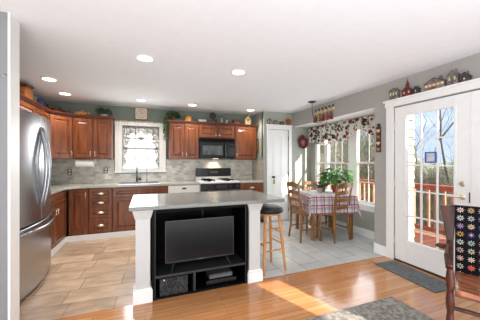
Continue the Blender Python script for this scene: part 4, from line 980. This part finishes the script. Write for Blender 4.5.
# pantry ledge
pz = DZ + .106
def cottage(name, label, loc, rz, w, d, h, rh, wall, roofm, steeple=0, group=None, chim=True, windows=2, s2=None):
    t = thing(name, label, 'figurine', loc, rz, group)
    MB().box(-w / 2, w / 2, -d / 2, d / 2, 0, h).prism([(-w / 2, h), (w / 2, h), (0, h + rh)], -d / 2, d / 2).build('walls', wall, t)
    a = V((w / 2 + .006, 0, h - .004)); c = V((0, 0, h + rh + .004))
    m = MB()
    for s in (-1, 1): m.bar((s * a.x, 0, a.z), (0, 0, c.z), d + .012, .006, up=(0, 0, 1))
    m.build('roof', roofm, t)
    for i in range(windows):
        x = -w / 2 + w * (i + .5) / windows; bx(x - w * .07, x + w * .07, -d / 2 - .003, -d / 2, h * .45, h * .8).build('window', M_cream, t)
    bx(-w * .08, w * .08, -d / 2 - .003, -d / 2, 0, h * .38).build('door', M_brown, t)
    if steeple: MB().box(-w * .14, w * .14, -d * .2, d * .2, h + rh * .5, h + steeple * .6).lathe([(w * .16, h + steeple * .6), (.001, h + steeple)], n=4).build('steeple', roofm, t)
    elif chim: bx(w * .2, w * .32, -.01, .012, h + rh * .3, h + rh * 1.25).build('chimney', M_greyst, t)
    return t
for i, (x, lb, h, wm) in enumerate(((2.545, 'grey arched house figurine at the left end of the pantry ledge', .11, M_greyst), (2.70, 'pale stepped house figurine second on the pantry ledge', .085, M_greyst), (2.86, 'dark little house figurine beside the brown bowl', .07, M_darkgrey))):
    cottage('village_house', lb, (x, 4.836, pz), 0, .10, .035, h * .7, h * .35, wm, M_darkgrey, group='house figurines above the pantry door', chim=i != 1)
b = thing('wooden_bowl', 'orange brown round wooden bowl standing on the pantry ledge', 'bowl', (3.03, 4.838, pz))
m = MB().lathe([(.03, .012), (.06, .005), (.075, -.01), (.068, -.012), (.05, .0), (.001, .004)], (0, 0, .078), 20, 'y').build('bowl', mat('orange_bowl', srgb(168, 92, 44), .4, c2=srgb(120, 58, 28), scale=14), b, smooth='auto')
# french door ledge village (front faces -X  => rotate so local -y -> -x : rz = -90deg)
LZ = DH + .1015
vil = [('church', 2.365, .12, .05, .11, .03, M_greyst, M_darkgrey, 0, 'grey three-windowed house at the left end of the door ledge', 3),
       ('village_church', 2.19, .12, .045, .07, .04, M_dred, M_dred, .15, 'small dark red church with a steeple on the door ledge', 2),
       ('village_house', 2.075, .07, .045, .055, .03, M_darkgrey, M_darkgrey, 0, 'tiny charcoal house just right of the red church', 1),
       ('village_house', 1.865, .21, .05, .075, .05, mat('rose_grey', srgb(150, 120, 116), .7, scale=30, c2=srgb(90, 80, 78)), M_darkgrey, 0, 'wide rose-grey house row in the middle of the door ledge', 5),
       ('village_house', 1.685, .10, .045, .10, .05, M_greyst, M_greyst, 0, 'tall narrow grey house on the right of the door ledge', 2),
       ('village_house', 1.575, .09, .045, .045, .045, M_darkgrey, M_darkgrey, 0, 'small charcoal gabled house at the right end of the door ledge', 1)]
for nm, y, w_, d_, h_, r_, wm, rm, stp, lb, nw_ in vil:
    cottage('village_house' if nm == 'church' else nm, lb, (XR - .027, y, LZ), R(-90), w_, min(d_, .042), h_, r_, wm, rm, stp, 'miniature village on the door ledge', windows=nw_)

# smoke sensor / small sensors
b = thing('wall_sensor', 'tiny grey sensor on the grey wall left of the kitchen opening', 'sensor', (-.965, 2.329, 1.98))
MB().lathe([(.012, 0), (.012, -.008), (.004, -.012)], n=12, axis='y').build('button', M_greyst, b); bx(-.016, .016, -.002, 0, -.016, .016).build('plate', M_grey, b)

# ------------------------------------------------------------------ mats and rugs
o = bx(-.16, .16, -.375, .375, 0, .011).build('doormat', M_matt, bevel=.004); o.location = (2.925, 1.99, .001); o.rotation_euler = (0, 0, R(-3)); tag(o, 'rectangular grey-blue doormat in front of the french door', 'doormat')
o = bx(0, 1.95, -1.9, 0, 0, .012).build('area_rug', M_rug, bevel=.004); o.location = (.31, 1.735, .001); tag(o, 'large mottled grey area rug on the oak floor', 'rug')

# ------------------------------------------------------------------ wooden armchair with crochet blanket
ray = V((.878, .479, 0))
cb = ray * 2.60; cfp = ray * 2.22
RZ = math.atan2(-ray.x, ray.y) + PI   # local +y (front) -> towards camera
# local frame: x to the left of the sitter ... chair origin at the middle of the seat; left-in-picture post is local +x
W2 = .27
fd = (-ray); rz = math.atan2(-fd.x, fd.y)   # rotation taking +y to fd
ex = V((math.cos(rz), math.sin(rz), 0))     # world direction of local +x
org = ray * 2.41 - ex * W2 - V((0, 0, .0))
ac = thing('armchair', 'dark wooden armchair with turned posts at the right edge', 'chair', org, rz)
def turned(x, y, z0, z1, r=.024):
    n = 14; prof = []
    for i in range(n * 2 + 1):
        u = i / (n * 2); k = r * (.72 + .28 * abs(math.sin(u * PI * 4))) ; prof.append((k, z0 + (z1 - z0) * u))
    return MB().lathe(prof, (x, y, 0), 12)
for s in (-1, 1):
    turned(s * W2, .19, 0.0, .60).build('front_post', M_walnut, ac, smooth='auto')
    m = MB(); pts = [(s * W2, -.19, .0), (s * W2, -.19, .45), (s * W2, -.20, .70), (s * (W2 + .012), -.235, .972)]
    for (a, wa), (b_, wb_) in zip(zip(pts, (.036, .04, .045, .10)), list(zip(pts, (.036, .04, .045, .10)))[1:]):
        va_ = [m.bm.verts.new(V(a) + V((i * wa / 2, j * .014, 0))) for i, j in ((-1, -1), (1, -1), (1, 1), (-1, 1))]; vb_ = [m.bm.verts.new(V(b_) + V((i * wb_ / 2, j * .014, 0))) for i, j in ((-1, -1), (1, -1), (1, 1), (-1, 1))]
        for q in range(4): m.bm.faces.new([va_[q], va_[(q + 1) % 4], vb_[(q + 1) % 4], vb_[q]])
        m.bm.faces.new(va_[::-1]); m.bm.faces.new(vb_)
    m.build('back_post', M_walnut, ac, bevel=.006)
    MB().tube([(s * W2, -.19, .665), (s * (W2 + .006), -.05, .668), (s * (W2 + .012), .08, .655), (s * (W2 + .004), .19, .605)], [.02, .024, .024, .022], 10).ball((s * (W2 + .045), -.10, .672), (.05, .026, .02), 12).build('armrest', M_walnut, ac, bevel=.006)
MB().sheet(14, 14, lambda u, v: V(((u * 2 - 1) * (W2 - .026), -.185 + v * .42, .455 - .02 * math.sin(PI * v) * math.sin(PI * u) + .0))).build('seat', M_seatw, ac, solid=.035, smooth=True)
for z in (.14, .24, .34): MB().cyl((-W2, .19, z), (W2, .19, z), .013, n=10).build('front_rung', M_walnut, ac)
for s in (-1, 1):
    for z in (.18, .30): MB().cyl((s * W2, -.19, z), (s * W2, .19, z), .012, n=10).build('side_rung', M_walnut, ac)
for i in range(5): MB().cyl((-W2 + .09 + i * .09, -.20, .46), (-W2 + .09 + i * .09, -.235, .93), .011, n=8).build('spindle', M_walnut, ac)
bx(-W2, W2, -.25, -.222, .90, .985).build('crest_rail', M_walnut, ac, bevel=.008)
BW = W2 * 2 - .03
def blk(u, v):
    x = W2 - .03 - u * BW; s = v * 1.02; zt = .985
    if s < .50: y = -.222 + .10 * (s) * .0 + .018 + (s) * .07; z = zt - s  # front side, hanging down to the seat
    z = zt - s; y = -.205 + s * .055
    if s > .52: return V((x, -.205 + .52 * .055 + .004 * math.sin(x * 30) + (s - .52) * .35, zt - .52))
    return V((x, y + .006 * math.sin(x * 34 + s * 5), z))
bl = MB().sheet(40, 26, lambda u, v: blk(u, v * .51), lambda u, v: (u * BW, v * .52)).build('crochet_blanket', M_granny, solid=.012)
bl.location = org; bl.rotation_euler = (0, 0, rz); tag(bl, 'black crochet blanket of coloured flower squares over the chair back', 'blanket')

# ------------------------------------------------------------------ outside
struct('ground', bx(-40, 80, -40, 80, -1.2, -1.0), M_hill, 'winter ground beyond the deck')
struct('trim_11', bx(XR + .2, 5.1, -.0, 2.50, -.16, -.06), M_deck, 'redwood deck boards outside the french door')
struct('trim_12', bx(XN + .13, 5.1, 2.50, 7.0, -.16, -.06), M_deck, 'redwood deck boards beside the nook')
# exterior siding of the nook
sdg = MB()
for i in range(22): 
    z = -.3 + i * .125; sdg.prism([(2.545, z), (2.52, z), (2.54, z + .125), (2.545, z + .125)], XR + .145, XN + .12, 'x')
struct('wall_exterior_siding', sdg, M_side, 'cream lap siding outside the french door')
struct('wall_sun_block', bx(XR + .2, 4.75, -1.4, -1.2, -1, 3.4), M_side)  # unseen wall added to keep the sun off the french door
def hillh(x, y):
    d = math.hypot(x, y); a = math.degrees(math.atan2(x, y)); k = max(0, min(1, (d - 12) / 14)); k = k * k * (3 - 2 * k)
    side = max(0, min(1, (58.5 - a) / 6)); return -1.0 + k * (2.0 + 2.3 * side) + .25 * math.sin(x * .9) * math.cos(y * 1.1) * k
struct('ground_hill', MB().sheet(50, 40, lambda u, v: (lambda a, d: V((d * math.sin(a), d * math.cos(a), hillh(d * math.sin(a), d * math.cos(a)))))(R(30 + u * 50), 11.5 + v * 22)), mat('brushy_hillside', srgb(182, 180, 164), .95, scale=2.6, c2=srgb(92, 98, 80), detail=10, lo=.4, hi=.62, bump=1), 'brush-covered hillside beyond the deck', smooth=True)
rl = thing('deck_railing', 'red-stained wooden railing along the deck edge', 'railing', (5.0, 0, -.06))
bx(-.06, .06, -.2, 7.0, .93, .96).build('top_rail', M_deckw, rl); bx(-.02, .02, -.2, 7.0, .86, .93).build('upper_rail', M_deckw, rl); bx(-.02, .02, -.2, 7.0, .08, .16).build('bottom_rail', M_deckw, rl)
for i in range(6): bx(-.045, .045, -.1 + i * 1.35 - .045, -.1 + i * 1.35 + .045, 0, .92).build('post', M_deckw, rl)
bal = bx(.02, .055, -.018, .018, .06, .90).build('baluster', mat('pale_balusters', srgb(206, 150, 116), .7), rl)
for i in range(1, 52):
    c = bal.copy(); COL.objects.link(c); c.location = (0, i * .135, 0)

def tree_mesh(seed, height, depth, spread, r0, lean=0):
    random.seed(seed); m = MB()
    def br(p, d, L, r, k):
        n = 3; pts = [p]; q = p.copy(); dd = d.copy()
        for i in range(n):
            dd = (dd + V((random.uniform(-.18, .18), random.uniform(-.18, .18), random.uniform(-.02, .12)))).normalized(); q = q + dd * L / n; pts.append(q.copy())
        m.tube(pts, [r, r * .85, r * .7, r * .55], 5 if k > 2 else 3)
        if k == 0: return
        for j in range(3 if k > 1 else 4):
            s = pts[random.choice((1, 2, 3))] if j else pts[3]
            a = random.uniform(0, 2 * PI); nd = (dd + V((math.cos(a), math.sin(a), random.uniform(-.1, .4))) * spread).normalized()
            br(s, nd, L * random.uniform(.55, .78), r * .52, k - 1)
    br(V((0, 0, 0)), V((lean, 0, 1)), height * .36, r0, depth); return m
tm = [tree_mesh(2, 9, 6, .75, .055), tree_mesh(8, 7, 6, .8, .04)]
t0 = tm[0].build('bare_tree', M_bark, recalc=False); t1 = tm[1].build('bare_tree', M_bark, recalc=False)
def polar(px, dist): a = R(21) + math.atan((px - 240) / 247); return (dist * math.sin(a), dist * math.cos(a))
spots = [(457, 11, 0, 0.0, 'tall bare tree whose trunk shows at the right of the french door glass'), (436, 17, 1, 1, 'bare tree far behind the middle of the french door glass'), (422, 20, 0, 2, 'bare tree far behind the left of the french door glass'),
         (372, 20, 1, 3.1, 'bare tree seen through the right nook window'), (345, 18, 0, 4, 'bare tree seen through the middle nook window'), (331, 21, 1, 5, 'bare tree seen at the left of the middle nook window'), (361, 26, 0, 1.4, 'distant bare tree between the middle and right nook windows')]
used = set()
for px, dist, k, rz_, lb in spots:
    src = (t0, t1)[k]; o = src if k not in used else src.copy()
    if k in used: COL.objects.link(o)
    used.add(k); x, y = polar(px, dist); o.location = (x, y, -1.0); o.rotation_euler = (0, 0, rz_); tag(o, lb, 'tree', 'bare trees beyond the deck')
# shrubs (thicket)
def shrub_mesh(seed, n, rad, h, lw):
    random.seed(seed); m = MB()
    for i in range(n):
        a = random.uniform(0, 2 * PI); rr = rad * math.sqrt(random.random()); z = h * random.random() ** .8 * (1 - .4 * (rr / rad) ** 2)
        m.leaf((rr * math.cos(a), rr * math.sin(a), z), (random.uniform(-1, 1), random.uniform(-1, 1), random.uniform(-.3, 1)), random.uniform(.06, .18), lw)
    for i in range(26):
        a = random.uniform(0, 2 * PI); rr = rad * random.random() * .8; m.tube([(rr * .1, 0, -.3), (rr * .5 * math.cos(a), rr * .5 * math.sin(a), h * .5), (rr * math.cos(a), rr * math.sin(a), h * random.uniform(.8, 1.1))], [.03, .02, .008], 3)
    return m
s0 = shrub_mesh(5, 6000, 1.5, 2.9, .035).build('leafless_shrub', M_twig, recalc=False); s1 = shrub_mesh(6, 6000, 1.5, 3.4, .045).build('evergreen_shrub', M_ever, recalc=False)
sh_sp = []
for i, px in enumerate(range(312, 398, 10)): sh_sp.append((px, 12 + (i % 2) * 2.2, i % 2, 1.0 + .08 * (i % 3), 'nook'))
for i, px in enumerate(range(316, 392, 12)): sh_sp.append((px, 18 + (i % 2) * 2, (i + 1) % 2, 1.55, 'nookfar'))
for i, px in enumerate(range(404, 464, 8)): sh_sp.append((px, 11.5 + (i % 2) * 1.5, (i % 3 == 0) * 1, .70 + .05 * (i % 2), 'door'))
usedk = set()
for i, (px, dist, k, sc_, zone) in enumerate(sh_sp):
    src = (s0, s1)[k]; o = src if k not in usedk else src.copy()
    if k in usedk: COL.objects.link(o)
    usedk.add(k); x, y = polar(px, dist); o.location = (x, y, -1.0); o.rotation_euler = (0, 0, i * 1.3); o.scale = (sc_ * .62, sc_ * .62, sc_)
    kind = 'dull evergreen' if k else 'leafless brown'
    place = {'nook': 'seen through the nook windows in the nearer row', 'nookfar': 'seen through the nook windows in the taller far row', 'door': 'seen through the french door above the deck railing'}[zone]
    tag(o, '%s shrub %s' % (kind, place), 'shrub', '%s shrubs %s' % (kind, place))
hs = thing('house', 'distant pale house with a faded roof seen through the french door', 'house', (*polar(441, 34), -1), R(-55)); hs.scale = (.6, .6, .46)
bx(-4, 4, -3, 3, 0, 3.0).build('wall', M_side, hs); MB().prism([(-3.5, 3), (3.5, 3), (0, 4.4)], -4.4, 4.4, 'x').build('roof', M_roof, hs)
m = MB()
for i in range(4): m.box(-3 + i * 1.8, -2.2 + i * 1.8, -3.02, -3, 1.2, 2.2)
m.build('windows', M_darkgrey, hs)
nh = thing('sky_glare_backdrop', 'added white siding wall standing in for the overexposed sky outside the kitchen window', 'house', (0, 10.2, -1))  # made-up house front that fills the kitchen window with bright white
m = MB()
for i in range(28): z = i * .16; m.prism([(0, z), (-.02, z), (0, z + .16)], -6, 6, 'x')
m.box(-6, 6, 0, 3, 0, 4.5); m.build('wall', mat('bright_siding', srgb(196, 198, 198), .7, var=.01), nh)
fx = MB().box(.15, .95, -.05, -.022, 2.05, 2.12).box(.15, .95, -.05, -.022, 2.35, 2.42).box(.15, .95, -.05, -.022, 1.75, 1.82); fx.build('shutter_rails', mat('teal_trim', srgb(110, 150, 140), .6), nh)
